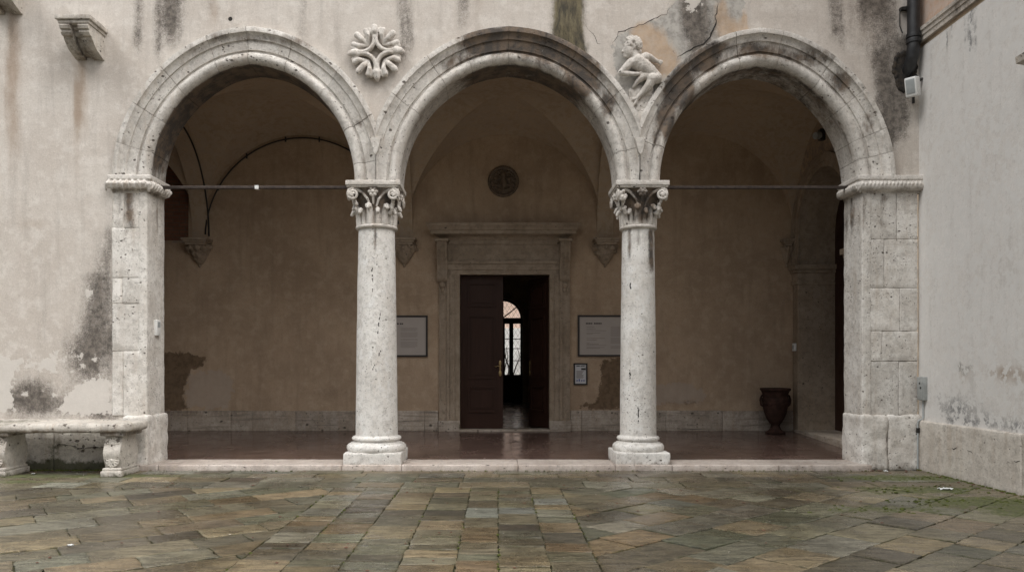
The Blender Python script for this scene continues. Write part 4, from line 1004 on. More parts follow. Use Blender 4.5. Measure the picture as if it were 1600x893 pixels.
mb=MB(); mb.rbox(DX0-.02,DX1+.02,3.86,4.32,.2,.275,r=.012,seg=.2,amp=.003); build('threshold',mb,M['skirt'],portal,smooth=40)
# doors
def door(label,hx,ang,width,sgn,top):
    t=thing('door_leaf',label,'door',(hx,4.16,.28))
    H=top-.29; T_=.055
    parts=[]
    def leafmb(): return MB()
    mb=MB(); w=width
    mb.box(0,w*sgn,0,T_,0,H) if sgn>0 else mb.box(w*sgn,0,0,T_,0,H)
    def P(u0,u1): return (u0*w*sgn,u1*w*sgn) if sgn>0 else (u1*w*sgn,u0*w*sgn)
    rt_=Matrix.Rotation(ang,4,'Z')
    def place(name,mb,mat,par,**k):
        b=MB(); o0=root_loc(par)if par is not t else Vector(t.location)
        b.v=[tuple((rt_@Vector(v))+Vector(t.location)) for v in mb.v]; b.f=mb.f; b.t=mb.t
        return build(name,b,mat,par,**k)
    lf=place('leaf',mb,M['wood'],t)
    for (z0,z1) in ((H*.795,H*.955),(H*.325,H*.74),(H*.105,H*.275)):
        mb=MB()
        for face,y in ((0,-1),(1,1)):
            def yy(a): return -a if face==0 else T_+a
            x0,x1=P(.17,.83)
            for (e,d0) in ((0,.022),(.035,.012)):
                pass
            # bolection frame and raised field
            fr=.035
            for (a0,a1,b0,b1) in ((x0,x1,z0,z0+fr),(x0,x1,z1-fr,z1),(x0,x0+fr,z0+fr,z1-fr),(x1-fr,x1,z0+fr,z1-fr)): 
                ys=sorted((yy(.034),yy(-.005))); mb.box(a0,a1,ys[0],ys[1],b0,b1)
            ys=sorted((yy(.022),yy(-.004))); mb.box(x0+.09,x1-.09,ys[0],ys[1],z0+.09,z1-.09)
        place('panel',mb,M['wood'],t)
    mb=MB(); hxp=.93*w*sgn; zc=1.27
    for y,s_ in ((-.012,-1),(T_+.012,1)):
        mb.ell((hxp,y,zc+.10),(.028,.012,.06),nu=12,nv=8); mb.ell((hxp,y,zc),(.022,.012,.06),nu=12,nv=8); mb.ell((hxp,y,zc-.11),(.03,.012,.07),nu=12,nv=8)
        mb.tube([(hxp,y,zc+.03),(hxp,y+s_*.05,zc+.03),(hxp-sgn*.05,y+s_*.055,zc+.045),(hxp-sgn*.085,y+s_*.055,zc+.025),(hxp-sgn*.115,y+s_*.055,zc+.04)],[.011,.011,.011,.010,.009],8)
        mb.ell((hxp,y+s_*.004,zc-.10),(.011,.012,.02),nu=8,nv=6)
    place('handle',mb,M['brass'],t)
    return t
door('closed left door leaf of dark panelled wood with brass handle',DX0+.008,0,px(785.5,16.15)-DX0,1,DZ-.008)
door('right door leaf swung inward into the dark room',DX1-.008,R(-64),.88,-1,DZ-.008)

# room behind
room=thing('rear_room','dim plastered room seen through the open door leaf','room',(0,10,.25))
mb=MB(); YR=15.5; WX,WR=px(786,27.5),.70; wzs=pz(497,27.5)
mb.box(-5.7,-5.5,4.5,YR,.2,6.2); mb.box(5.5,5.7,4.5,YR,.2,6.2)
CENTRES=[WX-2.9,WX,WX+2.9]  # the outer two openings are added to brighten the room
def wall_hole():
    edges=[-5.7]
    for c in CENTRES: edges+=list(np.linspace(c-WR,c+WR,31))
    edges.append(5.7)
    def top(x,c): return wzs+math.sqrt(max(0,WR*WR-(x-c)**2))
    for a,b in zip(edges[:-1],edges[1:]):
        hit=[c for c in CENTRES if a>=c-WR-1e-6 and b<=c+WR+1e-6]
        za=top(a,hit[0]) if hit else .2; zb_=top(b,hit[0]) if hit else .2
        mb.add([(a,YR,za),(b,YR,zb_),(b,YR,6.2),(a,YR,6.2),(a,YR+.45,za),(b,YR+.45,zb_),(b,YR+.45,6.2),(a,YR+.45,6.2)],[(0,1,2,3),(7,6,5,4),(0,4,5,1)])
    for c in CENTRES:
        for sx in (-1,1): mb.add([(c+sx*WR,YR,.2),(c+sx*WR,YR+.45,.2),(c+sx*WR,YR+.45,wzs),(c+sx*WR,YR,wzs)],[(0,1,2,3)])
wall_hole(); build('wall',mb,M['roomwall'],room,smooth=0)
mb=MB(); mb.box(-5.7,5.7,4.5,YR,5.2,5.3)
for y in (7.5,10,12.5): mb.box(-5.5,5.5,y-.15,y+.15,4.95,5.199)
mb.box(-5.5,5.5,YR-.12,YR-.01,4.75,4.95); mb.box(-5.5,5.5,YR-.2,YR-.01,4.86,4.951)
build('ceiling',mb,M['roomwall'],room,smooth=0)
mb=MB()
for d0,d1,y in ((.06,.16,-.03),(.16,.34,-.06),(.34,.38,-.09)):
    ring=lambda d:[(WX+WR+d,z) for z in (.25,1.5,2.6,wzs)]+[(WX+(WR+d)*math.cos(t),wzs+(WR+d)*math.sin(t)) for t in np.linspace(0,math.pi,33)[1:-1]]+[(WX-WR-d,z) for z in (wzs,2.6,1.5,.25)]
    A_,B_=ring(d0),ring(d1); n=len(A_); v=[(a,YR+y,b) for a,b in A_]+[(a,YR+y,b) for a,b in B_]+[(a,YR-.002,b) for a,b in A_]+[(a,YR-.002,b) for a,b in B_]; f=[]
    for i in range(n-1): f+=[(i,i+1,n+i+1,n+i),(2*n+i,2*n+i+1,i+1,i),(n+i,n+i+1,3*n+i+1,3*n+i)]
    mb.add(v,f)
build('arch_moulding',mb,M['roomwall'],room,smooth=35)
win=thing('arched_window','tall arched wooden glazed door at the far end of the dark room','window',(WX,YR+.2,.25))
YF0,YF1=YR+.16,YR+.24
mb=MB(); t_=.075
ring=lambda d:[(WX+WR-d,z) for z in (.25,wzs)]+[(WX+(WR-d)*math.cos(t),wzs+(WR-d)*math.sin(t)) for t in np.linspace(0,math.pi,33)[1:-1]]+[(WX-WR+d,z) for z in (wzs,.25)]
A_,B_=ring(0),ring(t_); n=len(A_); v=[(a,YF0,b) for a,b in A_]+[(a,YF0,b) for a,b in B_]+[(a,YF1,b) for a,b in A_]+[(a,YF1,b) for a,b in B_]; f=[]
for i in range(n-1): f+=[(i,i+1,n+i+1,n+i),(2*n+i,2*n+i+1,3*n+i+1,3*n+i),(n+i,n+i+1,3*n+i+1,3*n+i)]
mb.add(v,f)
ztr0,ztr1=pz(505,27.5),pz(496,27.5); zg=pz(585,27.5)
mb.box(WX-WR+.01,WX+WR-.01,YF0-.02,YF1+.02,ztr0,ztr1)
mb.box(WX-.07,WX+.07,YF0-.012,YF1+.012,.26,ztr0)
for xx in (px(799,27.5),2*WX-px(799,27.5)): mb.box(xx-.075,xx+.075,YF0+.002,YF1-.002,.26,ztr0)
mb.box(WX-WR+.05,WX+WR-.05,YF0+.004,YF1-.004,zg-.12,zg); mb.box(WX-WR-.01,WX+WR+.01,YF0-.03,YF1+.03,.18,.36)
build('frame',mb,M['woodframe'],win,smooth=35)
mb=MB()
for yy_ in (529,544,563): z=pz(yy_,27.5); mb.box(WX-WR+.05,WX+WR-.05,YF0+.02,YF1-.02,z-.014,z+.014)
for a in (40,90,140): mb.tube([(WX,YF0+.04,ztr1),(WX+.66*math.cos(R(a)),YF0+.04,wzs+.66*math.sin(R(a)))],.022,6)
build('muntin',mb,M['woodframe'],win)
mb=MB(); mb.box(WX-WR+.04,WX+WR-.04,YF0+.03,YF1-.03,.26,zg-.1); build('lower_panel',mb,M['woodframe'],win)
mb=MB(); mb.add([(WX-WR+.03,YF0+.045,zg),(WX+WR-.03,YF0+.045,zg),(WX+WR-.03,YF0+.045,ztr0),(WX-WR+.03,YF0+.045,ztr0)],[(0,1,2,3)])
pts=[(WX+(WR-.03)*math.cos(t),YF0+.045,ztr1+.0+(WR-.04)*math.sin(t)) for t in np.linspace(0,math.pi,25)]; mb.add(pts,[tuple(range(25))])
build('pane',mb,M['glass'],win,smooth=0)
mb=MB(); s_=.155   # iron lattice outside the glass
yl=YR+.36
for i in range(-14,30):
    for sg in (-1,1):
        x0=WX-WR+i*s_; pts=[]
        za,zb_=zg-.1,wzs+WR
        xa_,xb_=x0,x0+sg*(zb_-za)*.62
        # clip to the opening width
        def at(z): return x0+sg*(z-za)*.62
        zz=[z for z in np.linspace(za,zb_,60) if abs(at(z)-WX)<WR-.02 and (z<wzs or math.hypot(at(z)-WX,z-wzs)<WR-.02)]
        if len(zz)>1: mb.tube([(at(zz[0]),yl+.012*sg,zz[0]),(at(zz[-1]),yl+.012*sg,zz[-1])],.004,5)
build('lattice',mb,M['iron'],win)
for dx,lab in ((-2.9,'unseen arched glazed door added to brighten the dark room, behind the closed door leaf'),(2.9,'unseen arched glazed door added to brighten the dark room, behind the swung door leaf')):  # unseen copies of the window, added to let light into the room
    c_=win.copy(); col.objects.link(c_); c_.location.x+=dx; c_['label']=lab
    for ch in list(win.children):
        k_=ch.copy(); col.objects.link(k_); k_.parent=c_
house=thing('brick_house','sunlit pale brick house seen through the far window','house',(0,24,0))
mb=MB(); mb.box(-9,9,24.2,24.8,3.3,8.4); build('upper_wall',mb,M['brickhouse'],house,smooth=0)
mb=MB(); mb.box(-9,9,24.15,24.8,-.04,3.3); build('lower_wall',mb,M['whitehouse'],house,smooth=0)
mb=MB(); mb.box(WX+.1,WX+.70,24.0,24.14,.0,2.3); build('gate_post',mb,M['whitehouse'],house,smooth=0)
bush=MB(); r_=random.Random(3)
for i in range(9):
    p=Vector((WX-.1+r_.uniform(-.3,.3),18.6,0.0)); pts=[p]
    for k_ in range(6): p=p+Vector((r_.uniform(-.14,.18),r_.uniform(-.1,.1),.38)); pts.append(p)
    bush.tube(pts,[.045,.04,.035,.03,.024,.016,.008],6)
tag(build('bare_shrub',bush,M['iron'],loc=(WX,18.6,0)),'dark bare branches beyond the far window','shrub')

# ------------------------------------------------------------------ tie rods, cables
def rod(label,x0,x1,z):
    t=thing('tie_rod',label,'tie rod',((x0+x1)/2,.3,z),'iron tie rods across the arches')
    mb=MB(); mb.rbox(x0,x1,.275,.325,z-.024,z+.024,r=.006,seg=.3,amp=.001); build('bar',mb,M['iron'],t)
    return t
r1=rod('thin dark iron tie rod across the left arch with a pale clip',-5.46,-2.32,4.46)
mb=MB(); mb.box(px(399,12.3),px(405,12.3),.262,.338,4.43,4.488); build('clip',mb,M['white_plastic'],r1)
r2=rod('thin dark iron tie rod across the right arch',2.66,5.72,4.46)
t=thing('cable','thin black cable curving round the lunette of the left bay','cable',(-4.05,3.98,4.2))
pts=[]; hw_=2.02
for a in np.linspace(R(178),R(8),50): pts.append((-4.04+hw_*math.cos(a),3.972,4.25+2.08*math.sin(a)))
mb=MB(); mb.tube(pts,.016,6); build('line',mb,M['cable'],t)
for a in (170,150,125,100,80,60,40):
    mb=MB(); mb.box(-4.04+hw_*math.cos(R(a))-.012,-4.04+hw_*math.cos(R(a))+.012,3.955,4.0,4.25+2.08*math.sin(R(a))-.05,4.25+2.08*math.sin(R(a))+.05)
    build('clip',mb,M['cable'],t)
t=thing('cable','thin black cable following the left cross arch down to its corbel','cable',(-5.97,3.9,4.2))
mb=MB(); pts=[]
for a in np.linspace(2,120,40): pts.append((-5.985,2.3+1.68*math.cos(R(a)),VS+1.99*math.sin(R(a))+.02))
mb.tube(pts,.018,6); build('line',mb,M['cable'],t)

# ------------------------------------------------------------------ carved ornaments on the facade
def bracket(x0,x1,zt,zb,label):
    t=thing('wall_bracket',label,'bracket',((x0+x1)/2,0,zb),'stone brackets on the upper left wall')
    mb=MB(); d=.50
    mb.rbox(x0-.03,x1+.03,-d-.03,.03,zt-.07,zt,r=.01,seg=.06,amp=.006,freq=7,seed=x0); mb.rbox(x0,x1,-d,.03,zt-.12,zt-.069,r=.01,seg=.1,amp=.003)
    build('slab',mb,M['basestone'],t,smooth=45,merge=.0004,attrs=dict(dark=lambda co:.6*fbm(co[:,0]*6,co[:,2]*9+co[:,1]*4)))
    mb=MB(); prof=[(.03,zt-.12),(-d+.02,zt-.12),(-d+.0,zt-.15),(-d+.015,zt-.19),(-d+.05,zt-.20),(-d+.04,zt-.235),(-d+.07,zt-.27),(-d+.12,zt-.275),(-d+.13,zt-.30),(-d+.19,zt-.36),(-d+.27,zt-.42),(-d+.37,zt-.455),(-.05,zb),(.03,zb)]
    w=(x1-x0)*.33
    mb.prism(prof,'x',x0+.02,x0+.02+w); mb.prism(prof,'x',x1-.02-w,x1-.02)
    mb.prism([(y+.10 if y<0 else y,z+.02 if z<zt-.13 else z) for y,z in prof],'x',x0+.02+w-.01,x1-.02-w+.01)
    build('scroll',mb,M['basestone'],t,smooth=30,attrs=dict(dark=lambda co:.75*np.exp(-((co[:,0]-(x0+x1)/2)/.08)**2)+.35*fbm(co[:,0]*5,co[:,2]*5)))  # shade of the recess between the scrolls painted in, plus mottling
bracket(-6.575,-6.105,6.86,6.375,'stone wall bracket with twin scrolls in full view at upper left')
bracket(-7.85,-7.38,7.58,7.09,'stone wall bracket cut off by the top left corner')
# rosette
t_=thing('wall_rosette','round carved stone rosette of leaves between the left and middle arches','rosette',(fx(588.5),0,fz(85)))
mb=MB(); C0=Vector((fx(588.5),0,fz(85))); ro_=R(3)
def rp(u,v,d): c,s=math.cos(ro_),math.sin(ro_); return C0+Vector((c*u-s*v,-d,s*u+c*v))
for q in range(4):
    b0=R(45+90*q)
    D,rho=.30,.20; ccx,ccz=D*math.cos(b0),D*math.sin(b0)
    pts=[];rr=[]
    for a in np.linspace(-74,74,23):
        th=b0+math.pi+R(a); pts.append(rp(ccx+rho*math.cos(th),ccz+rho*math.sin(th),.085)); rr.append(.035)
    mb.chain(pts,rr,step=.45,flat=1.1); mb.chain([p+Vector((0,.05,0)) for p in pts],[.03]*len(pts),step=.6)
    for e in (pts[0],pts[-1]):
        out=(e-C0); out.y=0; out=out.normalized(); mb.chain([e,e+out*.035],[.03,.02],step=.4)
    c,s=math.cos(b0),math.sin(b0); tv=(-s,c)
    for da,rl,wd in ((0,.43,.054),(-23,.40,.046),(23,.40,.046)):
        u,w=math.cos(b0+R(da)),math.sin(b0+R(da)); mb.chain([rp(.17*c,.17*s,.05),rp(.29*u,.29*w,.10),rp((rl-.04)*u,(rl-.04)*w,.085),rp(rl*u,rl*w,.05)],[.022,wd*.85,wd,wd*.32],step=.3,flat=.8)
    a=R(90*q); c,s=math.cos(a),math.sin(a); tv=(-s,c)
    mb.chain([rp(.22*c,.22*s,.05),rp(.32*c,.32*s,.10),rp(.38*c,.38*s,.09),rp(.435*c,.435*s,.05)],[.022,.058,.054,.018],step=.3,flat=.8)
    for sg in (-1,1): mb.chain([rp(.31*c+sg*.06*tv[0],.31*s+sg*.06*tv[1],.07),rp(.36*c+sg*.09*tv[0],.36*s+sg*.09*tv[1],.07)],[.042,.032],step=.3)
build('carving',mb,M['carved'],t_,remesh=.0075,relax=1,attrs=dict(dark=lambda co:.9*sst(-.075,-.02,co[:,1])*(.4+.8*fbm(co[:,0]*7,co[:,2]*7))))  # deep parts of the rosette darkened, shade put into the colour
# running boy in relief
t_=thing('relief_figure','small carved relief of a nude curly haired boy looking left above the right column','sculpture',(2.17,0,5.6))
def bp(x,y,d): return Vector((fx(x/5.583+940),-d,fz(y/5.583+40)))
u_=lambda r:r/558.3
mb=MB()
def bc(pts,step=.35): mb.chain([bp(*p[:3]) for p in pts],[u_(p[3]) for p in pts],step=step)
mb.ell(bp(258,197,.09),(u_(66),.08,u_(66)))                     # skull
mb.ell(bp(224,238,.105),(u_(47),.07,u_(70)),Matrix.Rotation(R(-8),3,'Y'))   # face
mb.ell(bp(212,290,.10),(u_(24),.04,u_(22)))                      # chin
bc([(192,205,.105,11),(183,235,.108,11),(176,252,.108,13),(190,262,.10,12)])  # nose
bc([(186,276,.10,10),(196,280,.10,11)]); bc([(188,288,.098,9),(198,290,.10,11)])  # lips
bc([(190,196,.115,12),(215,190,.125,11)])                         # brow
mb.ell(bp(207,214,.135),(u_(10),.012,u_(6)))                      # eye
mb.ell(bp(236,255,.125),(u_(24),.03,u_(24)))                      # cheek
bc([(262,205,.155,11),(272,222,.155,11),(262,238,.15,9)])         # ear
r_=random.Random(8)
for i in range(150):
    a=R(r_.uniform(-40,205)); rad=r_.uniform(20,70); x,y=262+rad*math.cos(a)*1.05,192-rad*math.sin(a)
    if x<222-.25*(y-150) and y>160: continue
    if x>300 and y>250: continue
    d=.085+.085*math.sqrt(max(0,1-(rad/80)**2)); mb.ell(bp(x,y,d),(u_(r_.uniform(9,14)),u_(13),u_(r_.uniform(9,13))),nu=9,nv=6)
for x,y in ((318,235),(330,215),(325,250),(310,255),(335,195)): mb.ell(bp(x,y,.09),(u_(18),.04,u_(18)),nu=9,nv=6)
bc([(272,255,.085,40),(292,325,.08,46)])                          # neck
bc([(305,335,.075,68),(355,375,.085,66),(410,415,.08,58),(455,455,.07,50),(470,480,.06,46)])   # trunk
bc([(262,340,.085,44),(370,300,.08,44)])                          # shoulders
mb.ell(bp(330,365,.125),(u_(40),.035,u_(34)))                     # chest
for k_ in range(4): bc([(345+k_*16,355+k_*14,.135,6),(325+k_*16,392+k_*14,.13,6)])   # ribs
bc([(245,345,.10,38),(205,385,.11,33),(160,432,.10,27)]); bc([(160,432,.10,26),(215,446,.12,22),(275,450,.13,17),(312,447,.12,17)])  # near arm
for k_,(dx,dy) in enumerate(((22,-14),(28,-4),(28,6),(22,15))): bc([(312,447,.125,10),(312+dx,447+dy,.13,7),(312+dx*1.4,452+dy*1.2,.12,5)])
bc([(375,288,.085,36),(415,295,.075,28),(450,312,.06,22),(480,325,.055,17)])   # far arm
for k_,(dx,dy) in enumerate(((40,-8),(44,4),(38,16),(26,26))): bc([(480,325,.055,11),(480+dx*.6,325+dy*.6,.06,8),(480+dx,327+dy,.05,6)])
bc([(470,475,.085,50),(425,490,.13,46)]); bc([(432,488,.13,43),(400,545,.12,38),(350,600,.09,27),(305,645,.06,19)])   # leg
bc([(305,645,.06,20),(270,660,.07,13)]); bc([(305,648,.06,18),(285,690,.06,14),(272,708,.055,9)])   # foot
for k_ in range(4): bc([(272+k_*5,655-k_*1,.07,8),(258+k_*5,648-k_*2,.068,5)])
bc([(400,455,.09,40),(345,470,.10,32),(310,500,.09,22),(272,548,.05,12)])   # broken leg
mb.ell(bp(335,490,.10),(u_(22),.03,u_(24)))
bc([(500,470,.03,22),(520,520,.02,14)])
build('body',mb,M['carved'],t_,remesh=.0055,relax=1,attrs=dict(dark=lambda co:.8*sst(-.055,-.005,co[:,1])*fbm(co[:,0]*7,co[:,2]*7)+.35*fbm(co[:,0]*14,co[:,2]*14)))  # dirt, and shade painted where the figure meets the wall
mb=MB()    # rough stone ground the figure grows from, filling the valley between the mouldings
poly=[bp(*p,0) for p in ((232,560),(330,520),(420,560),(452,620),(410,720),(370,830),(330,880),(300,800),(250,690))]
mb.prism([(p.x,p.z) for p in poly],'y',-.03,.03)
for _ in range(40):
    x,y=r_.uniform(255,430),r_.uniform(560,760)
    if abs(x-340)<90-(y-560)*.3: mb.ell(bp(x,y,.03),(u_(r_.uniform(14,30)),.03,u_(r_.uniform(14,34))),nu=8,nv=6)
build('relief_ground',mb,M['carved'],t_,remesh=.010,relax=2)
mb=MB(); mb.prism([(fx(1000)-.0,0)]*0 or [(BIS[1]-.06,5.62),(BIS[1]+.10,5.62),(BIS[1]+.015,5.15),(BIS[1]-.015,5.15)],'y',-.05,.0); build('valley_fill',mb,M['carved'],t_)
# medallion on the back wall
t_=thing('medallion','dark round carved medallion on the wall above the door cornice','medallion',(px(786.5,15.95),4.0,pz(283,15.95)))
mb=MB(); C1=Vector((px(786.5,15.95),3.99,pz(283,15.95))); rr_=.325
for i in range(48):
    a=2*math.pi*i/48; mb.ell(C1+Vector((math.cos(a)*(rr_-.03),-.015,math.sin(a)*(rr_-.03))),(.034,.032,.034),nu=8,nv=6)
mb.lathe((0,0,0),[(.001,0),(rr_-.02,0),(rr_-.02,.03),(.001,.03)],40,cap=False)
nv_=40*4
for i in range(len(mb.v)-nv_,len(mb.v)): a=mb.v[i]; mb.v[i]=(C1.x+a[0],C1.y+.015-a[2],C1.z+a[1])
def mp(u,v,d=.03): return C1+Vector((u*.3,-d,v*.3))
r_=random.Random(12)
mb.chain([mp(0,.55),mp(0,.2),mp(.05,-.2)],[.045,.06,.075],step=.4); mb.ell(mp(0,.45,.045),(.05,.04,.06),nu=10,nv=7)
for sg in (-1,1):
    mb.chain([mp(0,.25),mp(sg*.35,.15),mp(sg*.6,.3)],[.03,.026,.018],step=.4); mb.chain([mp(sg*.1,-.2),mp(sg*.5,-.3),mp(sg*.7,-.15)],[.03,.026,.016],step=.4); mb.chain([mp(sg*.5,-.45),mp(sg*.2,-.6),mp(0,-.55)],[.022,.028,.03],step=.4)
for _ in range(60):
    a=r_.uniform(0,6.28); q=.85*math.sqrt(r_.random()); mb.ell(mp(q*math.cos(a),q*math.sin(a),.022),r_.uniform(.012,.026),nu=8,nv=6)
build('disc',mb,M['bronze'],t_,remesh=.007,relax=1)

# ------------------------------------------------------------------ right courtyard wall
RX=6.60
rw=thing('courtyard_wall','tall grey white plaster wall closing the right side of the courtyard','wall',(RX,-5,0))
ny,nz_=230,160; yy=np.linspace(-9.2,.02,ny+1); zz=np.linspace(.0,6.55,nz_+1)
mb=MB(); 
for i in range(ny+1):
    for j in range(nz_+1): mb.v.append((RX-.012*(mnoise.noise(Vector((0,yy[i]*.8,zz[j]*.8)))*.7),yy[i],zz[j]))
for i in range(ny):
    for j in range(nz_): a=i*(nz_+1)+j; mb.f.append((a,a+1,a+nz_+2,a+nz_+1)); mb.t.append(0)
def rq(qx_,qy_): Z=RX*FPX/(qx_-VPX); return Z-12,pz(qy_,Z)
def rdark(co):
    x,y,z=co.T; d=0*x
    for (a,b,w,l,s) in ((1479,38,.035,.5,.9),(1486,32,.03,.35,.7),(1508,20,.04,.7,.6),(1517,10,.06,1.0,.9),(1524,5,.05,.9,.8),(1462,48,.03,.3,.4)):
        Y0,Z0=rq(a,b); d=d+streak(y,z,Y0,w,Z0,Z0-l,s)
    for (a,b,ry,rz,s) in ((1490,640,.35,.28,.75),(1465,620,.12,.3,.45),(1520,635,.3,.25,.4),(1560,655,.5,.14,.5),(1590,668,.4,.10,.55),(1520,660,.5,.06,.55),(1550,340,.3,.25,.10)):
        Y0,Z0=rq(a,b); d=d+spot(y,z,Y0,Z0,ry,rz,s)
    d=d+.35*sst(-.10,.0,y)*sst(5,6.3,z)
    return d*(.5+fbm(y*3,z*1.2,4))
def rrust(co):
    x,y,z=co.T; d=0*x
    for (a,b,ry,rz,s) in ((1565,580,.5,.10,.6),(1505,585,.2,.14,.55),(1590,590,.4,.12,.5),(1470,560,.3,.3,.15)):
        Y0,Z0=rq(a,b); d=d+spot(y,z,Y0,Z0,ry,rz,s)
    return d*(.4+1.2*fbm(y*4,z*2))
PW=[rq(*p) for p in ((1488,570),(1500,560),(1512,566),(1522,552),(1530,560),(1520,580),(1508,592),(1496,586))]
def rpeel(co): return np.clip(poly_sd(co[:,1],co[:,2],PW)-.03+.16*(fbm(co[:,1]*6,co[:,2]*6)-.5),-.3,.3)
build('plaster_face',mb,M['rightwall'],rw,smooth=180,normals=False,attrs=dict(dark=rdark,rust=rrust,peel=rpeel))
mb=MB(); mb.box(RX+.02,RX+.5,-9.2,-.0,0,12); build('wall_core',mb,M['roomwall'],rw,smooth=0)
mb=MB(); mb.add([(RX+.012,-9.2,6.6),(RX+.012,.02,6.6),(RX+.012,.02,12),(RX+.012,-9.2,12)],[(0,1,2,3)]); build('upper_plaster',mb,M['peach'],rw,smooth=0)
mb=MB(); cz0=pz(68,12)-.02
pr=[(RX+.03,cz0),(RX-.035,cz0),(RX-.04,cz0+.07),(RX-.055,cz0+.075),(RX-.06,cz0+.13),(RX-.08,cz0+.14),(RX-.085,cz0+.19),(RX+.03,cz0+.215)]
yc=[.0,-.62,-1.05,-2.3,-3.4,-5.2,-7,-9.2]
for a,b in zip(yc[:-1],yc[1:]): 
    n=len(pr); v=[(x,a-.003,z) for x,z in pr]+[(x,b+.003,z) for x,z in pr]; mb.add(v,[tuple(range(n)),tuple(range(n,2*n))[::-1]]+[(i,n+i,n+(i+1)%n,(i+1)%n) for i in range(n)],rng.uniform(-.1,.05))
build('string_course',mb,M['rightbase'],rw,smooth=30,attrs=dict(dark=lambda co:.12*fbm(co[:,1]*2,co[:,2]*5)+spot(co[:,1],co[:,2],-1.05,6.7,.1,.2,.5)))
mb=MB(); yc=[.0,-2.42,-5.0,-9.2]
for k_,(a,b) in enumerate(zip(yc[:-1],yc[1:])): mb.rbox(RX-.06,RX+.05,b+.002,a-.002 if a<0 else .1,-.03,.765,r=.022,seg=.05,amp=.005 if k_!=1 else .02,freq=3 if k_!=1 else 8,seed=k_*3,fine=.001 if k_!=1 else .006,tint=(.0,-.05,.0)[k_])
build('base_course',mb,M['rightbase'],rw,smooth=50,merge=.0004,attrs=dict(dark=lambda co:.35*sst(.10,.0,co[:,2])+.2*fbm(co[:,1]*2,co[:,2]*4)*sst(.6,.75,co[:,2]),moss=lambda co:.3*sst(.06,.0,co[:,2])))  # contact shade painted along the foot, mottling on the top edge
mb=MB(); r_=random.Random(9); P3=[]
for i in range(40):
    y=-.85-i*.04; P3.append((RX-.062,y,.40+.05*math.sin(i*.18)+r_.uniform(-.012,.012)))
for a in (0,3,5,9,12,19,26,33,36):
    k_=r_.choice((2,3,4)); q_=P3[a:a+k_]; mb.tube(q_,[.0015]+[r_.uniform(.002,.006)]*(len(q_)-2)+[.0015],5)
build('base_crack',mb,M['darkhole'],rw)
# sill poking in from the right edge
t_=thing('window_sill','moulded end of a stone window sill at the far right edge of the picture','sill',(RX,-3.2,5.3))
mb=MB(); zs_=5.42; pr=[(RX+.03,zs_-.22),(RX-.05,zs_-.22),(RX-.06,zs_-.17),(RX-.11,zs_-.14),(RX-.12,zs_-.11),(RX-.19,zs_-.08),(RX-.20,zs_),(RX-.06,zs_+.05),(RX+.03,zs_+.06)]
n=len(pr); v=[(x,-2.52-max(0,(.17-(RX-x))*.7),z) for x,z in pr]+[(x,-4.0,z) for x,z in pr]; mb.add(v,[tuple(range(n)),tuple(range(n,2*n))[::-1]]+[(i,n+i,n+(i+1)%n,(i+1)%n) for i in range(n)])
build('moulding',mb,M['basestone'],t_,smooth=30)

# ------------------------------------------------------------------ fittings
t_=thing('drainpipe','black downpipe ending in a mouldy hollow high in the right corner','drainpipe',(6.43,-.13,5.9))
mb=MB(); xp=px(1427.5,11.87); mb.tube([(xp,-.13,8.4),(xp,-.13,6.75),(xp,-.13,6.55),(xp-.01,-.12,6.40),(xp-.02,-.06,6.27),(xp-.025,.06,6.18)],.092,20); build('pipe',mb,M['blackpaint'],t_,smooth=50)
mb=MB()
for z in (6.62,6.70): mb.lathe((xp,-.13,0),[(.09,z-.035),(.106,z-.03),(.108,z),(.106,z+.03),(.09,z+.035)],24)
build('collar',mb,M['blackpaint'],t_,smooth=50)
mb=MB(); mb.tube([(xp-.10,-.12,7.16),(xp-.15,-.08,7.17),(xp-.165,-.04,7.1),(xp-.16,-.03,6.9),(xp-.13,-.05,6.78)],.010,6); mb.box(xp-.16,xp+.1,-.06,.02,7.14,7.18); build('strap',mb,M['cable'],t_)
t_=thing('wall_hollow','dark mouldy hollow in the plaster behind the foot of the downpipe','hollow',(6.42,0,6.1))
mb=MB(); r_=random.Random(21)
for i in range(26):
    a=2*math.pi*i/26; ex=.165*(1+.12*math.sin(3*a))+r_.uniform(-.012,.012); ez=.30+r_.uniform(-.02,.02); mb.ell((6.38+ex*math.cos(a),.0,6.20+ez*math.sin(a)),(.035,.02,.05),nu=8,nv=6)
mb.prism([(6.38+.165*math.cos(a),6.20+.30*math.sin(a)) for a in np.linspace(0,2*math.pi,30)[:-1]],'y',-.008,.02)
build('rim',mb,M['mud'],t_,remesh=.008,relax=2)
t_=thing('wall_speaker','small white box speaker with grey front under the downpipe','speaker',(6.48,-.15,5.95))
rz=Matrix.Rotation(R(-48),4,'Z')@Matrix.Rotation(R(14),4,'X')
def sp_build(name,mb,mat,par,**k):
    c=Vector((px(1426,11.8),-.2,pz(136,11.8))); b=MB(); b.v=[tuple(c+rz@Vector(v)) for v in mb.v]; b.f=mb.f; b.t=mb.t; return build(name,b,mat,par,**k)
mb=MB(); mb.rbox(-.085,.085,-.09,.09,-.145,.145,r=.02,seg=.2,amp=0); body=sp_build('cabinet',mb,M['white_plastic'],t_,merge=.0005,smooth=50)
mb=MB(); mb.rbox(-.062,.062,-.097,-.08,-.10,.115,r=.006,seg=.2,amp=0); sp_build('grille',mb,M['grey_plastic'],t_,merge=.0005)
mb=MB(); mb.tube([(6.50,-.12,5.98),(6.585,-.1,6.05),(6.60,-.1,6.05)],.02,8); mb.tube([(6.50,-.08,6.13),(6.56,-.04,6.1),(6.57,-.04,5.95),(6.54,-.06,5.85)],.012,6); mb.tube([(6.50,-.02,5.84),(6.50,-.02,5.70)],.02,8); build('bracket',mb,M['cable'],t_)
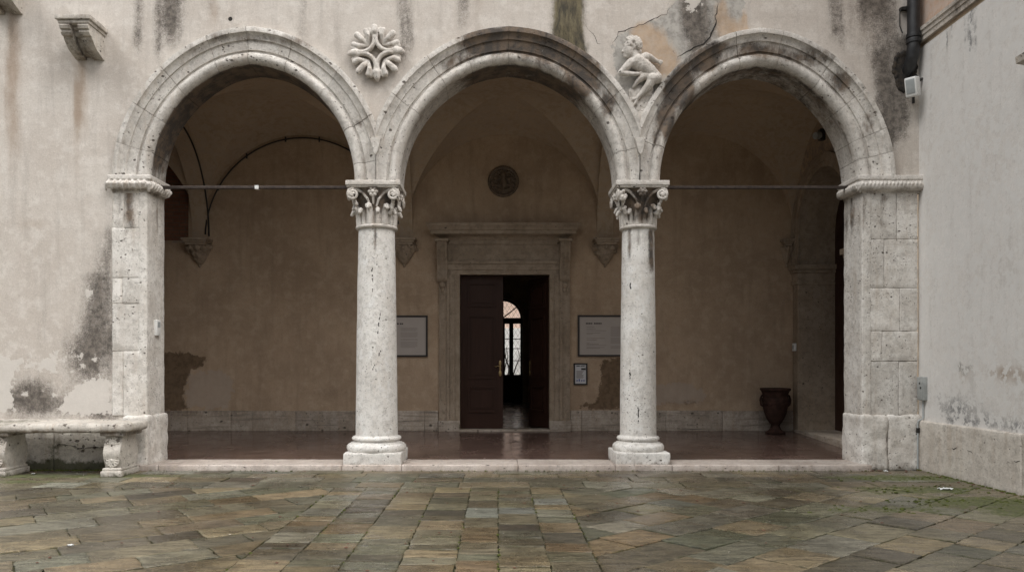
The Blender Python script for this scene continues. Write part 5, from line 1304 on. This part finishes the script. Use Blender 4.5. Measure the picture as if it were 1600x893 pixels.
t_=thing('junction_box','narrow grey metal box on the right wall above its thin conduit','electrical box',(RX,-.16,1.07))
mb=MB(); mb.rbox(RX-.07,RX+.01,-.235,-.075,1.08,1.44,r=.008,seg=.2,amp=0); build('box',mb,M['greybox'],t_,merge=.0005)
mb=MB(); mb.rbox(RX-.078,RX-.066,-.225,-.085,1.09,1.43,r=.004,seg=.3,amp=0); build('lid',mb,M['greybox'],t_,merge=.0005)
mb=MB(); mb.tube([(RX-.08,-.155,1.34),(RX-.07,-.155,1.34)],.018,10); build('knob',mb,M['blackpaint'],t_); mb=MB(); mb.box(RX-.084,RX-.07,-.2,-.17,1.26,1.285); build('lock',mb,M['blackpaint'],t_)
mb=MB(); mb.tube([(RX-.02,-.15,1.09),(RX-.02,-.15,.80),(RX-.08,-.13,.76),(RX-.085,-.12,.72),(RX-.085,-.12,.02)],.013,8); build('conduit',mb,M['grey_plastic'],t_)
mb=MB(); mb.box(6.50,6.585,-.135,-.07,.575,.65); tag(build('vent',mb,M['darkhole'],loc=(6.54,-.1,.6)),'small square black vent in the base of the right pier','vent')
t_=thing('keypad','small pale entry keypad on the inner side of the left pier','keypad',(-5.44,.3,2.1))
mb=MB(); mb.rbox(-5.46,-5.405,.22,.36,2.09,2.34,r=.008,seg=.2,amp=0); build('case',mb,M['white_plastic'],t_,merge=.0005)
mb=MB(); mb.box(-5.407,-5.402,.245,.335,2.22,2.31); build('display',mb,M['grey_plastic'],t_)
t_=thing('light_switch','small pale switch plate on the end wall beyond the urn','switch',(XRW,3.85,1.95))
mb=MB(); mb.rbox(XRW-.075,XRW-.025,3.78,3.90,1.90,2.06,r=.006,seg=.2,amp=0); build('plate',mb,M['white_plastic'],t_,merge=.0005); mb=MB(); mb.box(XRW-.08,XRW-.073,3.81,3.87,1.94,2.02); build('rocker',mb,M['grey_plastic'],t_)
t_=thing('spotlight','small dark spotlight high above the arched side passage','spotlight',(XRW,2.5,5.94))
mb=MB(); mb.box(XRW-.10,XRW-.0,2.45,2.55,5.85,6.06); build('housing',mb,M['blackpaint'],t_); mb=MB(); mb.tube([(XRW-.10,2.48,5.94),(XRW-.2,2.44,5.92)],.065,14); build('lamp_head',mb,M['grey_plastic'],t_)
# signs
def sign(label,x0,x1,y0,y1,kind,group=None):
    t=thing('framed_sign',label,'sign',((x0+x1)/2,3.98,y0),group)
    fr=.035 if kind!='small' else .028; yf=3.955
    mb=MB()
    for (a,b,c,d) in ((x0,x1,y0,y0+fr),(x0,x1,y1-fr,y1),(x0,x0+fr,y0+fr,y1-fr),(x1-fr,x1,y0+fr,y1-fr)): mb.box(a,b,yf,4.0,c,d)
    build('frame',mb,M['frameblack'],t)
    mb=MB(); mb.box(x0+fr-.002,x1-fr+.002,yf+.018,3.998,y0+fr-.002,y1-fr+.002); build('sheet',mb,M['paperwhite'] if kind=='small' else M['paper'],t)
    yt=yf+.0165; W_=x1-x0; H_=y1-y0
    def bars(mat,name,items):
        mb=MB()
        for (u0,u1,v,h) in items: mb.box(x0+W_*u0,x0+W_*u1,yt,yf+.02,y0+H_*(1-v)-h/2,y0+H_*(1-v)+h/2)
        build(name,mb,mat,t)
    r_=random.Random(int(x0*50))
    if kind=='big':
        it=[]; 
        for a,b in ((.13,.165),(.17,.205),(.21,.235),(.26,.29),(.295,.325),(.33,.36),(.365,.385)): it.append((a,b,.20,.028))
        bars(M['ink'],'heading',it)
        it=[(.14,.14+w,v,.009) for v,w in ((.285,.13),(.33,.15),(.375,.32),(.43,.22),(.455,.10),(.56,.30),(.60,.17),(.67,.05),(.70,.20),(.73,.32),(.78,.29),(.80,.22))]
        v=.285
        for k_ in range(22):
            if k_ not in (10,17,18): it.append((.53,.93-(.08*r_.random() if k_ in (9,16,21) else .01*r_.random()),v,.007))
            v+=.0245
        bars(M['inkgrey'],'body_text',it)
    elif kind=='bigl':
        bars(M['ink'],'heading',[(.50,.53,.20,.03),(.545,.57,.20,.028),(.575,.60,.20,.028),(.06,.09,.20,.03),(.10,.2,.20,.03)])
        it=[]; v=.30
        for k_ in range(22):
            if k_ not in (4,11,14): it.append((.56,.84-(.10*r_.random() if k_ in (3,10,21) else .01*r_.random()),v,.007)); it.append((.08,.36-.02*r_.random(),v,.007))
            v+=.0225
        bars(M['inkgrey'],'body_text',it)
    else:
        bars(M['ink'],'heading',[(.2,.45,.13,.02),(.5,.8,.13,.016),(.55,.88,.27,.04)])
        it=[(.2,.8-.2*r_.random(),.36+.045*i,.012) for i in range(8)]; bars(M['inkgrey'],'body_text',it)
        bars(M['inkblue'],'footer_mark',[(.2,.3,.80,.03),(.36,.46,.78,.05),(.55,.64,.80,.03),(.7,.8,.80,.03)])
sign('large framed notice left of the door, partly behind the thicker column',px(572,15.95),px(668,15.95),pz(557,15.95),pz(492.5,15.95),'bigl','large framed notices beside the door')
sign('large framed notice right of the door, partly behind the slimmer column',px(903,15.95),px(1000,15.95),pz(556.5,15.95),pz(492,15.95),'big','large framed notices beside the door')
sign('small framed notice hanging below the large one right of the door',px(896.5,15.95),px(918,15.95),pz(601,15.95),pz(567,15.95),'small')
# urn
ux,uy=px(1211.5,15.55),3.55
t_=thing('urn','dark terracotta urn on a foot in the far right corner','urn',(ux,uy,.235))
mb=MB(); z0=.228
mb.lathe((ux,uy,z0),[(.0,0),(.19,0),(.195,.03),(.16,.05),(.11,.09),(.085,.15),(.09,.19),(.12,.22),(.17,.30),(.215,.42),(.245,.56),(.265,.68),(.262,.71),(.245,.73),(.25,.80),(.275,.86),(.30,.88),(.30,.915),(.28,.92),(.255,.91),(.235,.84),(.22,.7),(.0,.6)],40,cap=False); build('body',mb,M['terracotta'],t_,smooth=40)
for sg in (-1,1):
    mb=MB(); mb.tube([(ux+sg*.24,uy,z0+.55),(ux+sg*.29,uy,z0+.58),(ux+sg*.305,uy,z0+.68),(ux+sg*.28,uy,z0+.76),(ux+sg*.25,uy,z0+.78)],.022,8); build('handle',mb,M['terracotta'],t_)
mb=MB()
for i in range(9):
    a=math.pi+math.pi*(i+.5)/9; mb.ell((ux+.25*math.cos(a),uy+.25*math.sin(a),z0+.60+.02*math.cos(i*2)),(.02,.02,.03),nu=8,nv=6)
mb.tube([(ux+.255*math.cos(t),uy+.255*math.sin(t),z0+.61) for t in np.linspace(math.pi*1.02,math.pi*1.98,20)],.012,6)
build('garland',mb,M['terracotta'],t_,remesh=.008,relax=1)
# bench
bench=thing('stone_bench','weathered stone bench with carved legs against the left wall','bench',(-6.5,-.5,0))
mb=MB(); mb.rbox(-8.4,-5.315,-.93,-.24,.645,.785,r=.058,seg=.045,amp=.009,freq=6,seed=3,fine=.002)
for i,v in enumerate(mb.v):
    # clipped front corner, a little sag
    x,y,z=v
    if x>-5.36-(.0) and y<-.85: x-=.02
    mb.v[i]=(x,y,z-.006*math.exp(-((x+6.6)/.7)**2))
build('seat',mb,M['basestone'],bench,smooth=60,merge=.0004,attrs=dict(dark=lambda co:.75*sst(.70,.655,co[:,2])*fbm(co[:,0]*3,co[:,2]*6)+.3*fbm(co[:,0]*5,co[:,1]*5),moss=lambda co:.45*sst(-6.5,-7.1,co[:,0])*sst(.72,.78,co[:,2])+.2*fbm(co[:,0]*3,co[:,1]*4)))  # shade along the underside painted in, plus mottling and moss
def bleg(x0,x1,name):
    mb=MB(); y0,y1=-.87,-.30
    mb.rbox(x0-.02,x1+.015,y0-.01,y1+.01,.0,.085,r=.012,seg=.06,amp=.005,freq=7); mb.rbox(x0-.005,x1+.0,y0+.01,y1-.01,.08,.13,r=.02,seg=.06,amp=.003)
    mb.rbox(x0-.03,x1+.05,y0-.005,y1+.01,.59,.65,r=.014,seg=.08,amp=.004)
    prof=[]
    for u in np.linspace(0,1,18):
        z=.125+u*.47; yoff=.035*math.cos(u*math.pi*2.0+.3)+.02*(u>.9); prof.append((y0+.045+yoff,z))
    body=[(p[0],p[1]) for p in prof]+[(y1-.03-.035*math.cos(u*math.pi*2.0+.3),.125+u*.47) for u in np.linspace(1,0,18)]
    mb.prism(body,'x',x0+.015,x1-.01)
    L=build('leg',mb,M['basestone'],bench,smooth=45,attrs=dict(moss=lambda co:.6*sst(.14,.0,co[:,2]),dark=lambda co:.25*fbm(co[:,0]*7+co[:,1]*6,co[:,2]*7)+.5*sst(.57,.60,co[:,2])))  # shade below the seat painted onto the leg top, moss at its foot
    mb=MB(); xc=(x0+x1)/2
    for zc,rr in ((.48,.098),(.235,.092)):
        yb=y0+.045+.035*math.cos((zc-.125)/.47*math.pi*2+.3)
        for i in range(12):
            a=2*math.pi*i/12; mb.chain([(xc+.02*math.cos(a),yb-.008,zc+.02*math.sin(a)),(xc+rr*.85*math.cos(a),yb-.004,zc+rr*.85*math.sin(a))],[.008,.015],step=.4,flat=.9)
        for i in range(30): a=2*math.pi*i/30; mb.ell((xc+rr*math.cos(a),yb,zc+rr*math.sin(a)),.013,nu=8,nv=6)
        mb.ell((xc,yb-.006,zc),.022,nu=8,nv=6)
    build('carving',mb,M['basestone'],L,remesh=.006,relax=1)
bleg(-5.725,-5.455,'r'); bleg(-7.42,-7.13,'l')
# litter
def scrap(label,qx_,qy_,w,d,h,mat,cat='litter',name='paper_scrap'):
    Z=EYE*FPX/(qy_-VPY); x,y=px(qx_,Z),Z-12; mb=MB(); r_=random.Random(int(qx_)); n=6; m=4; v=[]
    for i in range(n+1):
        for j in range(m+1): v.append((x-w/2+w*i/n+r_.uniform(-.1,.1)*w/n,y-d/2+d*j/m,.012+h*abs(math.sin(i*1.3+j*.9))*r_.uniform(.5,1)))
    f=[(i*(m+1)+j,(i+1)*(m+1)+j,(i+1)*(m+1)+j+1,i*(m+1)+j+1) for i in range(n) for j in range(m)]
    k=len(v); v+= [(a,b,c-.004) for a,b,c in v]; f+=[tuple(k+q for q in t[::-1]) for t in f]
    mb.add(v,f); return tag(build(name,mb,mat,smooth=30,loc=(x,y,0)),label,cat)
scrap('crumpled white paper scrap on the mossy paving at right',1477,765,.17,.08,.025,M['litter'])
scrap('white paper scrap at the foot of the right corner',1427,728.5,.10,.09,.04,M['litter'])
scrap('dark red dead leaves beside the paper at the right corner',1416,729,.13,.08,.03,M['leaf'],'leaves','dead_leaf')
scrap('tiny pale scrap on the pale border slab at right',1384,737,.05,.05,.02,M['litter'])
scrap('small white scrap on the wet paving at lower left',110,853,.05,.035,.01,M['litter'])
scrap('tiny white scrap on the moss beside the bench leg',52,741,.05,.05,.02,M['litter'])

# moss cushions along the joints and wall feet, and fine grit on the slabs
g=G('moss_cushion'); n=g.noise(30,5,.7); M['moss']=g.done(g.mix(g.ss(n,.35,.65),(.030,.038,.008),(.10,.115,.03)),.9,g.bump(n,.6,.006),spec=.1)
r_=random.Random(77); mb=MB()
def cushion(x,y,r,h=.5): mb.ell((x,y,.0),(r*r_.uniform(.8,1.7),r*r_.uniform(.8,1.4),r*h),nu=7,nv=5)
for X_ in XS:
    y=YB
    while y>-6.2:
        y-=r_.uniform(.02,.25)
        if math.sin(y*2.1+X_*5)+r_.uniform(-.8,.8)>.55: cushion(X_+r_.uniform(-.012,.012),y,r_.uniform(.006,.014),.9)
for _ in range(170): cushion(6.53-abs(r_.gauss(0,.02)),r_.uniform(-4.6,-.1),r_.uniform(.006,.02),.9)
for _ in range(260): cushion(r_.uniform(-8,-5.3),-.125-abs(r_.gauss(0,.05)),r_.uniform(.008,.028),.6)
for _ in range(120): cushion(r_.uniform(-5.3,6.0),-.212-abs(r_.gauss(0,.006)),r_.uniform(.005,.012),.9)
for (qx_,qy_,rx,ry,n_) in ((1540,783,.5,.12,150),(1450,764,.5,.16,110),(1400,747,.5,.12,90),(1390,797,.5,.14,60)):
    Z=EYE*FPX/(qy_-VPY)
    for _ in range(n_):
        x=px(qx_,Z)+r_.gauss(0,rx)
        if x<6.5: cushion(x,Z-12+r_.gauss(0,ry),r_.uniform(.006,.022),.5)
struct(build('moss',mb,M['moss'],smooth=60),'green moss cushions in the paving joints and along the wall feet',kind='stuff')
mb=MB()
for _ in range(80):
    y=-.25-5.8*r_.random()**1.3; x=r_.uniform(-7.2,6.4); q=r_.uniform(.003,.007); mb.ell((x,y,.006),(q*r_.uniform(.8,1.8),q,q*.5),nu=6,nv=4)
struct(build('grit',mb,M['step'],smooth=0),'pale grit scattered over the wet paving',kind='stuff')
mb=MB()
for _ in range(150):
    y=-.25-5.8*r_.random()**1.3; x=r_.uniform(-7.2,6.4)
    if r_.random()<.35: x,y=r_.choice([(6.5-abs(r_.gauss(0,.12)),r_.uniform(-3,-.15)),(r_.uniform(-7,-5.3),-.2-abs(r_.gauss(0,.1))),(r_.uniform(5.7,6.5),-.2-abs(r_.gauss(0,.08)))])
    q=r_.uniform(.006,.018); mb.ell((x,y,.006),(q*r_.uniform(.8,1.8),q,.004),Matrix.Rotation(r_.uniform(0,3),3,'Z'),nu=7,nv=4)
struct(build('leaf_crumbs',mb,M['leaf'],smooth=0),'crumbs of dead leaves on the paving',kind='stuff')
